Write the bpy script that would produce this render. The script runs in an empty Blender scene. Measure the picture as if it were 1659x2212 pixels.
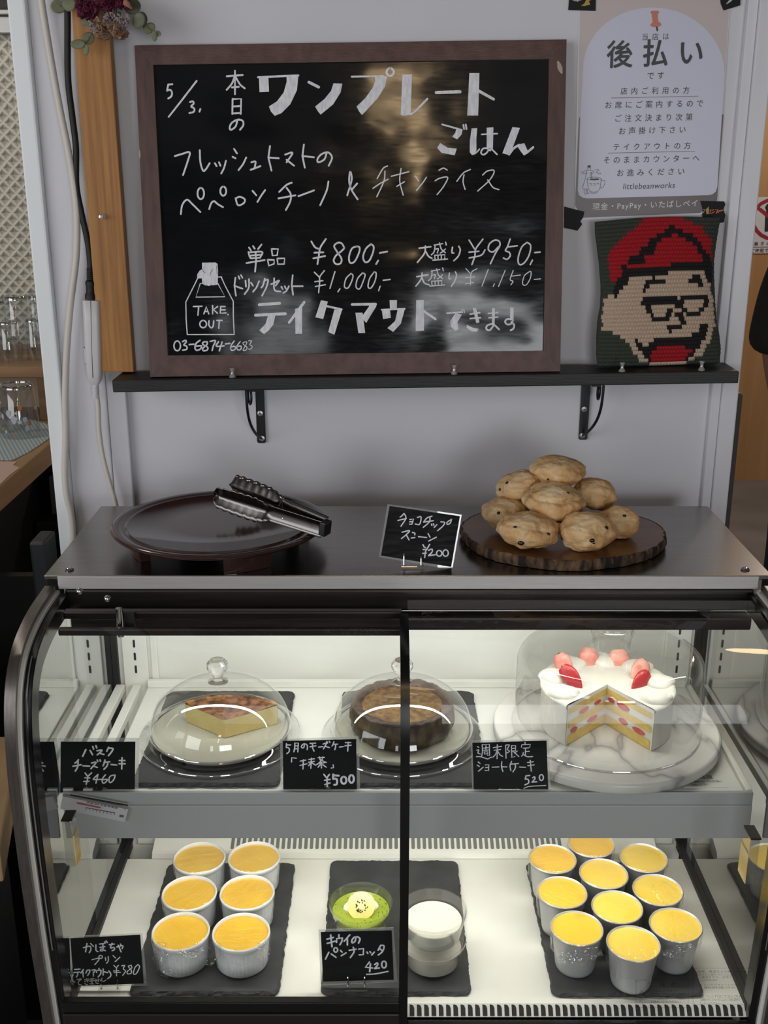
import bpy, bmesh, math, random
from mathutils import Vector, Matrix, Euler, noise
from mathutils.geometry import tessellate_polygon
random.seed(7)
SC = bpy.context.scene
COL = SC.collection
PI = math.pi

# ------------------------------------------------------------------ camera, world, light, exposure
F = 2350.0
PITCH = math.atan(759 / 2350.0)
SP, CP = math.sin(PITCH), math.cos(PITCH)
EYE = 1.6
cd = bpy.data.cameras.new('camera'); cam = bpy.data.objects.new('camera', cd); COL.objects.link(cam)
cam.location = (0, 0, EYE); cam.rotation_euler = (PI / 2 - PITCH, 0, 0)
cd.sensor_fit = 'VERTICAL'; cd.sensor_height = 24.0; cd.sensor_width = 18.0; cd.lens = 24.0 * F / 2212.0
cd.clip_start = 0.02
SC.camera = cam
SC.view_settings.view_transform = 'Standard'; SC.view_settings.look = 'None'
SC.view_settings.gamma = 1.0; SC.view_settings.use_curve_mapping = False
SC.view_settings.exposure = 0.0
SC.cycles.max_bounces = 9; SC.cycles.diffuse_bounces = 3; SC.cycles.glossy_bounces = 4
SC.cycles.transmission_bounces = 6; SC.cycles.transparent_max_bounces = 28
SC.cycles.caustics_reflective = False; SC.cycles.caustics_refractive = False
SC.cycles.sample_clamp_indirect = 4.0; SC.cycles.blur_glossy = 0.5
W = bpy.data.worlds.new('world'); SC.world = W; W.use_nodes = True
W.node_tree.nodes['Background'].inputs[0].default_value = (0.92, 0.95, 1.0, 1)
W.node_tree.nodes['Background'].inputs[1].default_value = 0.19

def area(name, loc, target, sx, sy, power, color):
    l = bpy.data.lights.new(name, 'AREA'); l.shape = 'RECTANGLE'; l.size = sx; l.size_y = sy
    l.energy = power; l.color = color
    o = bpy.data.objects.new(name, l); COL.objects.link(o); o.location = loc
    o.rotation_euler = (Vector(target) - Vector(loc)).to_track_quat('-Z', 'Y').to_euler()
    return o
area('daylight_back_window', (1.0, -2.95, 1.40), (1.0, 0, 1.40), 1.45, 1.08, 36, (0.96, 0.975, 1.0))
area('daylight_narrow_window', (-0.62, -2.95, 1.42), (-0.62, 0, 1.45), 0.30, 1.0, 3.0, (0.94, 0.97, 1.0))
area('daylight_left_window', (-2.55, -0.9, 1.75), (0.0, 1.6, 1.35), 2.6, 1.6, 42, (0.97, 0.98, 1.0))
def point_light(name, loc, power, r, color=(1.0, 0.70, 0.38)):
    l = bpy.data.lights.new(name, 'POINT'); l.energy = power; l.shadow_soft_size = r; l.color = color
    o = bpy.data.objects.new(name, l); COL.objects.link(o); o.location = loc
for i, (y, r, e) in enumerate(((-0.85, 0.10, 4.0), (-1.71, 0.07, 2.6), (-2.5, 0.07, 2.6), (-3.5, 0.08, 2.6))):
    point_light('ceiling_or_fill_bulb', (0.07, y, 2.46), e, r)
point_light('ceiling_or_fill_bulb', (0.95, 2.05, 2.3), 6.0, 0.08)
point_light('ceiling_or_fill_bulb', (-1.25, 1.95, 2.45), 15.0, 0.10, (1.0, 0.93, 0.84))  # added fill, brightens the left counter and its glasses
point_light('ceiling_or_fill_bulb', (1.9, 4.2, 2.4), 42.0, 0.10, (1.0, 0.90, 0.78))  # added fill, lifts the far door and the floor before it
# the tubes inside the case: one behind the top rail, one behind the shelf's price rail
area('case_top_tube', (0.03, 1.262, 1.062), (0.03, 1.32, 0.60), 0.82, 0.022, 2.05, (1.0, 0.985, 0.915))
area('case_shelf_tube', (0.03, 1.180, 0.836), (0.03, 1.25, 0.55), 0.80, 0.020, 1.6, (1.0, 0.98, 0.91))

# ------------------------------------------------------------------ pixel -> point on a plane of the place
def ray(x, y):
    a = (x - 829.5) / F; b = -(y - 1106) / F
    return Vector((a, CP + b * SP, -SP + b * CP))
CAMP = Vector((0, 0, EYE))
def onZ(x, y, z):
    d = ray(x, y); return CAMP + d * ((z - EYE) / d.z)
def onY(x, y, Y):
    d = ray(x, y); return CAMP + d * (Y / d.y)
def onX(x, y, X):
    d = ray(x, y); return CAMP + d * (X / d.x)
class Plane:
    """a plane in the place with its own axes u (right), v (up), n (towards the viewer)"""
    def __init__(s, o, u, v):
        s.o = Vector(o); s.u = Vector(u).normalized(); v = Vector(v)
        s.v = (v - s.u * v.dot(s.u)).normalized(); s.n = s.u.cross(s.v)
    def uv(s, x, y):
        d = ray(x, y); t = (s.o - CAMP).dot(s.n) / d.dot(s.n)
        q = CAMP + d * t - s.o
        return q.dot(s.u), q.dot(s.v)
    def at(s, u, v, h=0.0):
        return s.o + s.u * u + s.v * v + s.n * h
    def px(s, x, y, h=0.0):
        return s.at(*s.uv(x, y), h)

# ------------------------------------------------------------------ materials
def lin(c):
    return c / 12.92 if c <= 0.04045 else ((c + 0.055) / 1.055) ** 2.4
def hexc(h):
    h = h.lstrip('#'); return tuple(lin(int(h[i:i + 2], 16) / 255) for i in (0, 2, 4)) + (1,)
MATS = {}
class N:
    def __init__(s, name):
        s.m = bpy.data.materials.new(name); s.m.use_nodes = True; s.t = s.m.node_tree; s.t.nodes.clear()
        s.out = s.add('ShaderNodeOutputMaterial')
    def add(s, k, **kw):
        n = s.t.nodes.new(k)
        for a, b in kw.items(): setattr(n, a, b)
        return n
    def link(s, a, b): s.t.links.new(a, b)
def coords(n, scale=(1, 1, 1), rot=(0, 0, 0)):
    tc = n.add('ShaderNodeTexCoord'); mp = n.add('ShaderNodeMapping')
    mp.inputs['Scale'].default_value = scale; mp.inputs['Rotation'].default_value = rot
    n.link(tc.outputs['Object'], mp.inputs['Vector']); return mp.outputs['Vector']
def ramp(n, fac, stops):
    r = n.add('ShaderNodeValToRGB'); e = r.color_ramp.elements
    while len(e) > 1: e.remove(e[-1])
    e[0].position, e[0].color = stops[0][0], stops[0][1]
    for p, c in stops[1:]:
        k = e.new(p); k.color = c
    n.link(fac, r.inputs['Fac']); return r.outputs['Color']
def pbr(name, c, rough=0.5, metal=0.0, c2=None, scale=40, stretch=(1, 1, 1), bump=0.0, bscale=None, bstretch=None,
        coat=0.0, spec=0.5, sss=0.0, detail=4, dist=0.002, lo=0.35, hi=0.65, aniso=0.0, rvar=0.0):
    n = N(name); b = n.add('ShaderNodeBsdfPrincipled'); n.link(b.outputs[0], n.out.inputs[0])
    c = hexc(c) if isinstance(c, str) else c
    b.inputs['Base Color'].default_value = c; b.inputs['Roughness'].default_value = rough
    b.inputs['Metallic'].default_value = metal; b.inputs['Specular IOR Level'].default_value = spec
    b.inputs['Coat Weight'].default_value = coat; b.inputs['Coat Roughness'].default_value = 0.08
    b.inputs['Anisotropic'].default_value = aniso
    if sss:
        b.inputs['Subsurface Weight'].default_value = sss; b.inputs['Subsurface Radius'].default_value = (0.01, 0.006, 0.003)
    if c2 is not None:
        c2 = hexc(c2) if isinstance(c2, str) else c2
        t = n.add('ShaderNodeTexNoise'); t.inputs['Scale'].default_value = scale; t.inputs['Detail'].default_value = detail
        n.link(coords(n, stretch), t.inputs['Vector'])
        n.link(ramp(n, t.outputs['Fac'], [(lo, c), (hi, c2)]), b.inputs['Base Color'])
        if rvar:
            mr = n.add('ShaderNodeMapRange'); mr.inputs['To Min'].default_value = rough - rvar; mr.inputs['To Max'].default_value = rough + rvar
            n.link(t.outputs['Fac'], mr.inputs['Value']); n.link(mr.outputs[0], b.inputs['Roughness'])
    if bump:
        t = n.add('ShaderNodeTexNoise'); t.inputs['Scale'].default_value = bscale or scale; t.inputs['Detail'].default_value = 5
        n.link(coords(n, bstretch or stretch), t.inputs['Vector'])
        bp = n.add('ShaderNodeBump'); bp.inputs['Strength'].default_value = bump; bp.inputs['Distance'].default_value = dist
        n.link(t.outputs['Fac'], bp.inputs['Height']); n.link(bp.outputs[0], b.inputs['Normal'])
    MATS[name] = n.m; return n.m
def thin_glass(name, tint=(1, 1, 1, 1), ior=1.5, add=0.0, rough=0.0, bump=0.0, bscale=60, bstretch=(1, 1, 1), gloss=(1, 1, 1, 1), milk=0.0, milkc=(0.9, 0.9, 0.9, 1), both=False):
    """clear pane: Fresnel mirror on each outward face, the rest goes straight through"""
    n = N(name); tr = n.add('ShaderNodeBsdfTransparent'); tr.inputs[0].default_value = tint
    gl = n.add('ShaderNodeBsdfGlossy'); gl.inputs['Roughness'].default_value = rough; gl.inputs[0].default_value = gloss
    fr = n.add('ShaderNodeFresnel'); fr.inputs['IOR'].default_value = ior
    ge = n.add('ShaderNodeNewGeometry')
    inv = n.add('ShaderNodeMath', operation='SUBTRACT'); inv.inputs[0].default_value = 1.0; inv.inputs[1].default_value = 0.0
    if not both: n.link(ge.outputs['Backfacing'], inv.inputs[1])
    ad = n.add('ShaderNodeMath', operation='ADD'); ad.inputs[1].default_value = add; n.link(fr.outputs[0], ad.inputs[0])
    mu = n.add('ShaderNodeMath', operation='MULTIPLY'); n.link(ad.outputs[0], mu.inputs[0]); n.link(inv.outputs[0], mu.inputs[1])
    mx = n.add('ShaderNodeMixShader'); n.link(mu.outputs[0], mx.inputs[0])
    base = tr.outputs[0]
    if milk:
        df = n.add('ShaderNodeBsdfDiffuse'); df.inputs[0].default_value = milkc
        m2 = n.add('ShaderNodeMixShader'); m2.inputs[0].default_value = milk
        n.link(tr.outputs[0], m2.inputs[1]); n.link(df.outputs[0], m2.inputs[2]); base = m2.outputs[0]
    n.link(base, mx.inputs[1]); n.link(gl.outputs[0], mx.inputs[2]); n.link(mx.outputs[0], n.out.inputs[0])
    if bump:
        t = n.add('ShaderNodeTexNoise'); t.inputs['Scale'].default_value = bscale; t.inputs['Detail'].default_value = 3
        n.link(coords(n, bstretch), t.inputs['Vector'])
        bp = n.add('ShaderNodeBump'); bp.inputs['Strength'].default_value = bump; bp.inputs['Distance'].default_value = 0.004
        n.link(t.outputs['Fac'], bp.inputs['Height']); n.link(bp.outputs[0], gl.inputs['Normal']); n.link(bp.outputs[0], fr.inputs['Normal'])
    MATS[name] = n.m; return n.m

M = {}
M['wall'] = pbr('wall_paint', '#d9d9de', 0.6, c2='#d2d2d9', scale=3, bump=0.12, bscale=45)
M['trim'] = pbr('gloss_white_trim', '#dcdce2', 0.32, c2='#d2d2d8', scale=6, stretch=(4, 4, .6))
M['litTrim'] = pbr('lit_white_trim', '#eef3f6', 0.28)  # brighter white puts the left window's light into the corner trim colour
M['steel'] = pbr('brushed_steel', '#979390', 0.25, 1.0, c2='#8f8b88', scale=30, stretch=(.5, 18, 18), bump=0.012, bscale=60, bstretch=(.4, 30, 30), rvar=0.04)
M['bandSteel'] = pbr('brushed_band_steel', '#c9c7c6', 0.52, 1.0, c2='#bdbab8', scale=30, stretch=(.5, 18, 60), bump=0.05, bscale=60, bstretch=(.3, 20, 60))
M['frameSteel'] = pbr('frame_steel', '#8b8683', 0.30, 1.0, c2='#7c7774', scale=14, stretch=(18, 3, 3))
M['steelDark'] = pbr('dark_steel', '#4b4746', 0.33, 1.0, c2='#403c3b', scale=20, stretch=(.5, 10, 10))
M['blackGloss'] = pbr('black_gloss_plastic', '#0b0b0c', 0.22)
M['blackMatt'] = pbr('black_matt', '#0c0c0d', 0.55)
M['brownBlack'] = pbr('brown_black_metal', '#191513', 0.3, c2='#221c19', scale=8, stretch=(.4, 6, 6))
M['caseWhite'] = pbr('case_white_panel', '#e4e4de', 0.42, c2='#dedfd8', scale=5)
M['deck'] = pbr('case_deck_white', '#e6e5de', 0.4, c2='#dfddd4', scale=14)
M['railGrey'] = pbr('price_rail_grey', '#abacad', 0.38)
M['slotDark'] = pbr('slot_dark', '#1c1d1e', 0.6)
M['slotGrey'] = pbr('slot_grey', '#6f716d', 0.6)
M['glass'] = thin_glass('case_glass', (0.975, 0.985, 0.98, 1), 1.30)
M['sideGlass'] = thin_glass('case_side_glass', (0.80, 0.83, 0.81, 1), 1.7, add=0.30)
M['chrome'] = pbr('chrome', '#c9c9c9', 0.12, 1.0)

# ------------------------------------------------------------------ mesh building
class MB:
    def __init__(s): s.v = []; s.f = []; s.mi = []; s.sm = []
    def poly(s, pts, mat=0, smooth=False):
        b = len(s.v); s.v += [Vector(p) for p in pts]; s.f.append(tuple(range(b, b + len(pts)))); s.mi.append(mat); s.sm.append(smooth)
    def add(s, verts, faces, mat=0, smooth=True):
        b = len(s.v); s.v += [Vector(p) for p in verts]
        for f in faces: s.f.append(tuple(b + i for i in f)); s.mi.append(mat); s.sm.append(smooth)
        return b
    def box(s, x0, x1, y0, y1, z0, z1, mat=0):
        s.obox(Vector(((x0 + x1) / 2, (y0 + y1) / 2, (z0 + z1) / 2)), Vector((abs(x1 - x0) / 2, 0, 0)), Vector((0, abs(y1 - y0) / 2, 0)), Vector((0, 0, abs(z1 - z0) / 2)), mat)
    def obox(s, c, a, b, d, mat=0):
        c, a, b, d = Vector(c), Vector(a), Vector(b), Vector(d)
        v = [c + a * i + b * j + d * k for k in (-1, 1) for j in (-1, 1) for i in (-1, 1)]
        f = [(0, 2, 3, 1), (4, 5, 7, 6), (0, 1, 5, 4), (2, 6, 7, 3), (0, 4, 6, 2), (1, 3, 7, 5)]
        if a.cross(b).dot(d) < 0: f = [tuple(reversed(q)) for q in f]
        s.add(v, f, mat, False)
    def grid(s, rows, mat=0, smooth=True, close_u=False, flip=False):
        nr, nc = len(rows), len(rows[0]); v = [p for r in rows for p in r]; f = []
        for i in range(nr - 1):
            for j in range(nc if close_u else nc - 1):
                q = (i * nc + j, i * nc + (j + 1) % nc, (i + 1) * nc + (j + 1) % nc, (i + 1) * nc + j)
                f.append(tuple(reversed(q)) if flip else q)
        return s.add(v, f, mat, smooth)
    def lathe(s, prof, c=(0, 0, 0), n=48, mat=0, smooth=True, axis=None, rfun=None):
        """prof: (r, z) from bottom outside upwards; outward faces"""
        c = Vector(c); rows = []
        ax = Matrix.Identity(3) if axis is None else Vector((0, 0, 1)).rotation_difference(Vector(axis)).to_matrix()
        for r, z in prof:
            row = []
            for k in range(n):
                a = 2 * PI * k / n; rr = max(r, 1e-5) * (rfun(a, z, r) if rfun else 1)
                row.append(c + ax @ Vector((rr * math.cos(a), rr * math.sin(a), z)))
            rows.append(row)
        s.grid(rows, mat, smooth, True)
    def tube(s, pts, r, n=10, mat=0, cap=True, smooth=True, flat=None):
        pts = [Vector(p) for p in pts]; rs = r if isinstance(r, (list, tuple)) else [r] * len(pts)
        rows = []; prev = None
        for i, p in enumerate(pts):
            t = (pts[min(i + 1, len(pts) - 1)] - pts[max(i - 1, 0)]).normalized()
            if prev is None:
                ref = Vector((0, 0, 1)) if abs(t.z) < 0.9 else Vector((0, 1, 0))
                u = t.cross(ref).normalized()
            else: u = (prev - t * prev.dot(t)).normalized()
            prev = u; w = t.cross(u)
            rows.append([p + (u * math.cos(2 * PI * k / n) + w * math.sin(2 * PI * k / n)) * rs[i] for k in range(n)])
        s.grid(rows, mat, smooth, True)
        if cap:
            b = len(s.v); s.poly(list(reversed(rows[0])), mat); s.poly(rows[-1], mat)
    def plate(s, outline, frame, t, mat=0, side=None):
        """a flat plate: outline of (u, v) on a Plane, thickness t behind the face (face at h=0)"""
        a = sum(outline[i][0] * outline[(i + 1) % len(outline)][1] - outline[(i + 1) % len(outline)][0] * outline[i][1] for i in range(len(outline)))
        o = outline if a > 0 else outline[::-1]
        fr = [frame.at(u, v, 0) for u, v in o]; bk = [frame.at(u, v, -t) for u, v in o]; n = len(o)
        tri = tessellate_polygon([[Vector((u, v, 0)) for u, v in o]])
        def orient(q, p):
            nn = (p[q[1]] - p[q[0]]).cross(p[q[2]] - p[q[0]]); return q if nn.dot(frame.n) > 0 else tuple(reversed(q))
        tf = [orient(q, fr) for q in tri]
        s.add(fr, tf, mat, False)
        if t > 0:
            s.add(bk, [tuple(reversed(q)) for q in tf], mat, False)
            for i in range(n):
                j = (i + 1) % n; s.poly([fr[j], fr[i], bk[i], bk[j]], mat if side is None else side)
    def sphere(s, c, r, n=16, m=10, mat=0, sc=(1, 1, 1)):
        c = Vector(c); rows = []
        for i in range(m + 1):
            a = -PI / 2 + PI * i / m
            rows.append([c + Vector((sc[0] * r * max(math.cos(a), 1e-4) * math.cos(2 * PI * k / n), sc[1] * r * max(math.cos(a), 1e-4) * math.sin(2 * PI * k / n), sc[2] * r * math.sin(a))) for k in range(n)])
        s.grid(rows, mat, True, True)

MW = {}
def put(o, parent, mat4, local=None):
    o.matrix_world = mat4
def empty(name, loc, label, cat, group=None, rz=0.0):
    o = bpy.data.objects.new(name, None); COL.objects.link(o); o.location = loc; o.rotation_euler = (0, 0, rz)
    o.empty_display_size = 0.03
    MW[o.name] = Matrix.Translation(Vector(loc)) @ Matrix.Rotation(rz, 4, 'Z')
    tag(o, label, cat, group); return o
def tag(o, label=None, cat=None, group=None, kind=None):
    if label: o['label'] = label
    if cat: o['category'] = cat
    if group: o['group'] = group
    if kind: o['kind'] = kind
    return o
def build(mb, name, mats, parent=None, bevel=0.0, seg=2, angle=40, label=None, cat=None, group=None, kind=None, subsurf=0, loc=None):
    """link one mesh object; mb is in world coordinates"""
    if not isinstance(mats, (list, tuple)): mats = [mats]
    if parent is None:
        if loc is None:
            xs = [v.x for v in mb.v]; ys = [v.y for v in mb.v]; zs = [v.z for v in mb.v]
            loc = ((min(xs) + max(xs)) / 2, (min(ys) + max(ys)) / 2, min(zs))
        mw = Matrix.Translation(Vector(loc))
    else: mw = MW[parent.name]
    inv = mw.inverted()
    me = bpy.data.meshes.new(name); me.from_pydata([inv @ v for v in mb.v], [], mb.f)
    for m in mats: me.materials.append(m)
    me.polygons.foreach_set('material_index', mb.mi); me.polygons.foreach_set('use_smooth', mb.sm)
    me.update()
    if any(mb.sm): me.set_sharp_from_angle(angle=math.radians(angle))
    o = bpy.data.objects.new(name, me); COL.objects.link(o)
    if parent is None: o.location = mw.translation
    else: o.parent = parent
    MW[o.name] = mw
    if bevel:
        bm = o.modifiers.new('bevel', 'BEVEL'); bm.width = bevel; bm.segments = seg; bm.limit_method = 'ANGLE'; bm.angle_limit = math.radians(35)
        bm.harden_normals = False
    if subsurf:
        ss = o.modifiers.new('subsurf', 'SUBSURF'); ss.levels = subsurf; ss.render_levels = subsurf
    if label: tag(o, label, cat, group)
    if kind: tag(o, kind=kind)
    return o
def dup(root, loc=None, rz=None, label=None, name=None):
    """a copy of a thing with copies of its parts and sub-parts"""
    r = root.copy(); COL.objects.link(r)
    if loc is not None: r.location = loc
    if rz is not None: r.rotation_euler = (0, 0, rz)
    if label: r['label'] = label
    for ch in list(root.children):
        c = ch.copy(); COL.objects.link(c); c.parent = r
        for g in list(ch.children):
            d = g.copy(); COL.objects.link(d); d.parent = c
    return r
def spline(pts, k=6):
    pts = [Vector(p) for p in pts]
    if len(pts) < 3: return pts
    P = [pts[0] * 2 - pts[1]] + pts + [pts[-1] * 2 - pts[-2]]; out = []
    for i in range(1, len(P) - 2):
        for j in range(k):
            t = j / k; a, b, c, d = P[i - 1], P[i], P[i + 1], P[i + 2]
            out.append(0.5 * ((2 * b) + (c - a) * t + (2 * a - 5 * b + 4 * c - d) * t * t + (3 * b - a - 3 * c + d) * t ** 3))
    out.append(pts[-1]); return out
def rrect(u0, u1, v0, v1, r, k=5):
    o = []
    for cx, cy, a0 in ((u1 - r, v0 + r, -PI / 2), (u1 - r, v1 - r, 0), (u0 + r, v1 - r, PI / 2), (u0 + r, v0 + r, PI)):
        for i in range(k + 1):
            a = a0 + PI / 2 * i / k; o.append((cx + r * math.cos(a), cy + r * math.sin(a)))
    return o
HORIZ = lambda x, y, z, rz=0.0: Plane((x, y, z), (math.cos(rz), math.sin(rz), 0), (-math.sin(rz), math.cos(rz), 0))

# ------------------------------------------------------------------ pen strokes and printed lettering on a plane
def ribbon(mb, pl, pts, w, h, smooth=True, mat=0, jit=0.0):
    """pts: (u, v) on the plane, w: pen width in metres"""
    q = [Vector((a, b, 0)) for a, b in pts]
    if len(q) == 1: q = [q[0], q[0] + Vector((w * .2, 0, 0))]
    if smooth: q = spline(q, 5)
    L = []; R = []
    for i, p in enumerate(q):
        t = (q[min(i + 1, len(q) - 1)] - q[max(i - 1, 0)])
        if t.length < 1e-9: t = Vector((1, 0, 0))
        t.normalize(); nn = Vector((-t.y, t.x, 0)); ww = w * 0.5 * (1 + jit * math.sin(i * 2.3 + q[0].x * 900))
        L.append(p + nn * ww); R.append(p - nn * ww)
    t0 = (q[1] - q[0]).normalized(); t1 = (q[-1] - q[-2]).normalized()
    n0 = Vector((-t0.y, t0.x, 0)); n1 = Vector((-t1.y, t1.x, 0))
    cap0 = [q[0] + (n0 * math.cos(a) - t0 * math.sin(a)) * w * .5 for a in (PI / 4, PI / 2, 3 * PI / 4)]
    cap1 = [q[-1] + (-n1 * math.cos(a) + t1 * math.sin(a)) * w * .5 for a in (PI / 4, PI / 2, 3 * PI / 4)]
    V = L + R; n = len(L); f = [(i + 1, i, n + i, n + i + 1) for i in range(n - 1)]
    b = len(V); V = V + cap0 + cap1
    f.append((0, b, b + 1, b + 2, n)); f.append((2 * n - 1, b + 3, b + 4, b + 5, n - 1))
    vs = [pl.at(p.x, p.y, h) for p in V]
    ff = []
    for q4 in f:
        nn = (vs[q4[1]] - vs[q4[0]]).cross(vs[q4[2]] - vs[q4[0]])
        ff.append(q4 if nn.dot(pl.n) >= 0 else tuple(reversed(q4)))
    mb.add(vs, ff, mat, False)
_hh = [0]
def ink(mb, pl, crop, text, w, h=0.0004, smooth=True, jit=0.05):
    """text: strokes 'x,y x,y; ...' in a zoomed crop of the photo (ox, oy, scale); 'e:cx,cy,rx,ry' an ellipse, 'p:' a filled shape, 'l:' straight lines, 'w12' a pen width"""
    ox, oy, s = crop
    U = lambda x, y: pl.uv(ox + x / s, oy + y / s)
    a = pl.uv(ox, oy); b = pl.uv(ox + 1, oy); unit = math.hypot(b[0] - a[0], b[1] - a[1]) / s
    for st in text.split(';'):
        st = st.strip()
        if not st: continue
        _hh[0] = (_hh[0] + 1) % 12; hh = h + _hh[0] * 0.00001
        if st[0] == 'w' and st[1:].isdigit(): w = float(st[1:]); continue
        if st.startswith('e:'):
            cx, cy, rx, ry = map(float, st[2:].split(','))
            p = [U(cx + rx * math.sin(2 * PI * k / 20), cy - ry * math.cos(2 * PI * k / 20)) for k in range(21)]
            ribbon(mb, pl, p, w * unit, hh, False, jit=0); continue
        if st.startswith('p:'):
            p = [U(*map(float, q.split(','))) for q in st[2:].split()]
            tmp = Plane(pl.at(0, 0, hh), pl.u, pl.v); mb.plate(p, tmp, 0.0); continue
        ln = st.startswith('l:')
        p = [U(*map(float, q.split(','))) for q in (st[2:] if ln else st).split()]
        ribbon(mb, pl, p, w * unit, hh, smooth and not ln, jit=jit)
def font_mesh(body, spacing=1.0, offset=0.0, shear=0.0):
    c = bpy.data.curves.new('lettering', 'FONT'); c.body = body; c.size = 1.0; c.space_character = spacing; c.offset = offset; c.shear = shear
    c.resolution_u = 3
    o = bpy.data.objects.new('lettering', c); COL.objects.link(o)
    dg = bpy.context.evaluated_depsgraph_get(); me = bpy.data.meshes.new_from_object(o.evaluated_get(dg))
    vs = [v.co.copy() for v in me.vertices]; fs = [tuple(p.vertices) for p in me.polygons]
    bpy.data.objects.remove(o); bpy.data.curves.remove(c); bpy.data.meshes.remove(me)
    return vs, fs
def printed(mb, pl, body, x0, y0, x1, y1, size_px, h, mat=0, offset=0.0, shear=0.0):
    """one line of print whose ink spans from photo pixel (x0, y0) to (x1, y1) along its baseline"""
    a = Vector(pl.uv(x0, y0)); b = Vector(pl.uv(x1, y1)); L = (b - a).length
    c = Vector(pl.uv(x0, y0 - size_px)); sz = (c - a).length
    v1, _ = font_mesh(body, 1.0, offset, shear); v2, _ = font_mesh(body, 2.0, offset, shear)
    w1 = (max(v.x for v in v1) - min(v.x for v in v1)) * sz; w2 = (max(v.x for v in v2) - min(v.x for v in v2)) * sz
    sp = 1.0 + (L - w1) / (w2 - w1) if w2 > w1 + 1e-6 else 1.0
    vs, fs = font_mesh(body, max(sp, 0.3), offset, shear); mn = min(v.x for v in vs)
    d = (b - a).normalized(); e = Vector((-d.y, d.x))
    pts = []
    for v in vs:
        q = a + d * ((v.x - mn) * sz) + e * (v.y * sz); pts.append(pl.at(q.x, q.y, h))
    ff = []
    for q4 in fs:
        nn = (pts[q4[1]] - pts[q4[0]]).cross(pts[q4[2]] - pts[q4[0]]); ff.append(q4 if nn.dot(pl.n) >= 0 else tuple(reversed(q4)))
    mb.add(pts, ff, mat, False)

# ================================================================== the setting
M['floor'] = pbr('floor_concrete', '#8d8885', 0.45, c2='#77726f', scale=3, bump=0.05)
M['ceiling'] = pbr('ceiling_paint', '#7d7a78', 0.8)
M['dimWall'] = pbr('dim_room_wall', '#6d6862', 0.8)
M['doorWood'] = pbr('door_wood', '#b5885a', 0.5, c2='#a87a4a', scale=2.5, stretch=(6, 6, .4))
def sbox(name, x0, x1, y0, y1, z0, z1, mat, bevel=0.0, label=None):
    b = MB(); b.box(x0, x1, y0, y1, z0, z1); o = build(b, name, mat, bevel=bevel, kind='structure')
    if label: o['label'] = label
    return o
sbox('floor', -4, 4, -4, 7, -0.05, 0, M['floor'])
sbox('ceiling', -4, 4, -4, 7, 2.6, 2.65, M['ceiling'])
sbox('wall_back', -0.47, 0.51, 1.615, 1.66, 0, 2.6, M['wall'], label='white painted partition behind the display case')
sbox('trim_1', -0.4785, -0.4150, 1.600, 1.70, 0, 2.6, M['trim'], 0.002)
sbox('trim_2', -0.4150, -0.3862, 1.602, 1.615, 0, 2.6, M['trim'], 0.002)
sbox('trim_3', -0.5030, -0.4785, 1.588, 1.70, 0, 2.6, M['litTrim'], 0.003)
sbox('trim_4', 0.4905, 0.5045, 1.603, 1.615, 0, 2.6, M['trim'], 0.0015)
sbox('trim_5', 0.5045, 0.5290, 1.598, 1.70, 0, 2.6, M['trim'], 0.002)
# the room behind the camera: wall with two openings left for the windows, then side wall
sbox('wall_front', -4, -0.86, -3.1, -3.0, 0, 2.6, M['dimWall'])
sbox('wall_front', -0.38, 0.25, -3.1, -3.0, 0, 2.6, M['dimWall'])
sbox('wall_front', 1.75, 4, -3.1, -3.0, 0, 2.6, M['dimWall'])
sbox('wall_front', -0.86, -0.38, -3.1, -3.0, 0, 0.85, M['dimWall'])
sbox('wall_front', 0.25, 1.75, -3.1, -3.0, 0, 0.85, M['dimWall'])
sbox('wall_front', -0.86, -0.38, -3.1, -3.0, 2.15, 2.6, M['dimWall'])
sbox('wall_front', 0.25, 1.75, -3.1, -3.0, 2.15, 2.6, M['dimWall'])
# far left: wall with a window of embossed glass
WL = 2.75
def lattice_glass():
    n = N('embossed_lattice_glass'); b = n.add('ShaderNodeBsdfPrincipled'); n.link(b.outputs[0], n.out.inputs[0])
    b.inputs['Base Color'].default_value = hexc('#c3c0b2'); b.inputs['Roughness'].default_value = 0.25
    hs = []
    for a in (PI / 4, -PI / 4):
        w = n.add('ShaderNodeTexWave'); w.inputs['Scale'].default_value = 15.0; w.inputs['Distortion'].default_value = 1.2; w.inputs['Detail'].default_value = 1
        n.link(coords(n, (1, 1, 1), (0, a, 0)), w.inputs['Vector']); hs.append(w.outputs['Fac'])
    mx = n.add('ShaderNodeMath', operation='MAXIMUM'); n.link(hs[0], mx.inputs[0]); n.link(hs[1], mx.inputs[1])
    bp = n.add('ShaderNodeBump'); bp.inputs['Strength'].default_value = 0.9; bp.inputs['Distance'].default_value = 0.008
    n.link(mx.outputs[0], bp.inputs['Height']); n.link(bp.outputs[0], b.inputs['Normal'])
    n.link(ramp(n, mx.outputs[0], [(0.1, hexc('#aaa89b')), (0.8, hexc('#cbc8bb'))]), b.inputs['Base Color'])
    return n.m
M['lattice'] = lattice_glass()
M['alu'] = pbr('window_aluminium', '#9b9a98', 0.35, 0.6)
zt = onY(10, 75, WL).z; zf = onY(10, 36, WL).z
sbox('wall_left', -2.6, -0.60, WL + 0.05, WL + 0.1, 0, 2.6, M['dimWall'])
b = MB(); b.box(-2.2, -0.62, WL, WL + 0.03, 1.02, zt); w1 = build(b, 'window_1', M['lattice'], kind='structure')
b = MB(); b.box(-2.2, -0.62, WL - 0.02, WL + 0.03, zt, zf); b.box(-2.2, -0.62, WL - 0.03, WL + 0.03, zf, zf + 0.012)
build(b, 'window_frame', M['alu'], w1, bevel=0.003)
b = MB(); b.box(-2.2, -0.62, WL - 0.06, WL + 0.05, zf + 0.05, zf + 0.075); build(b, 'window_head', M['steelDark'], w1)
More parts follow.
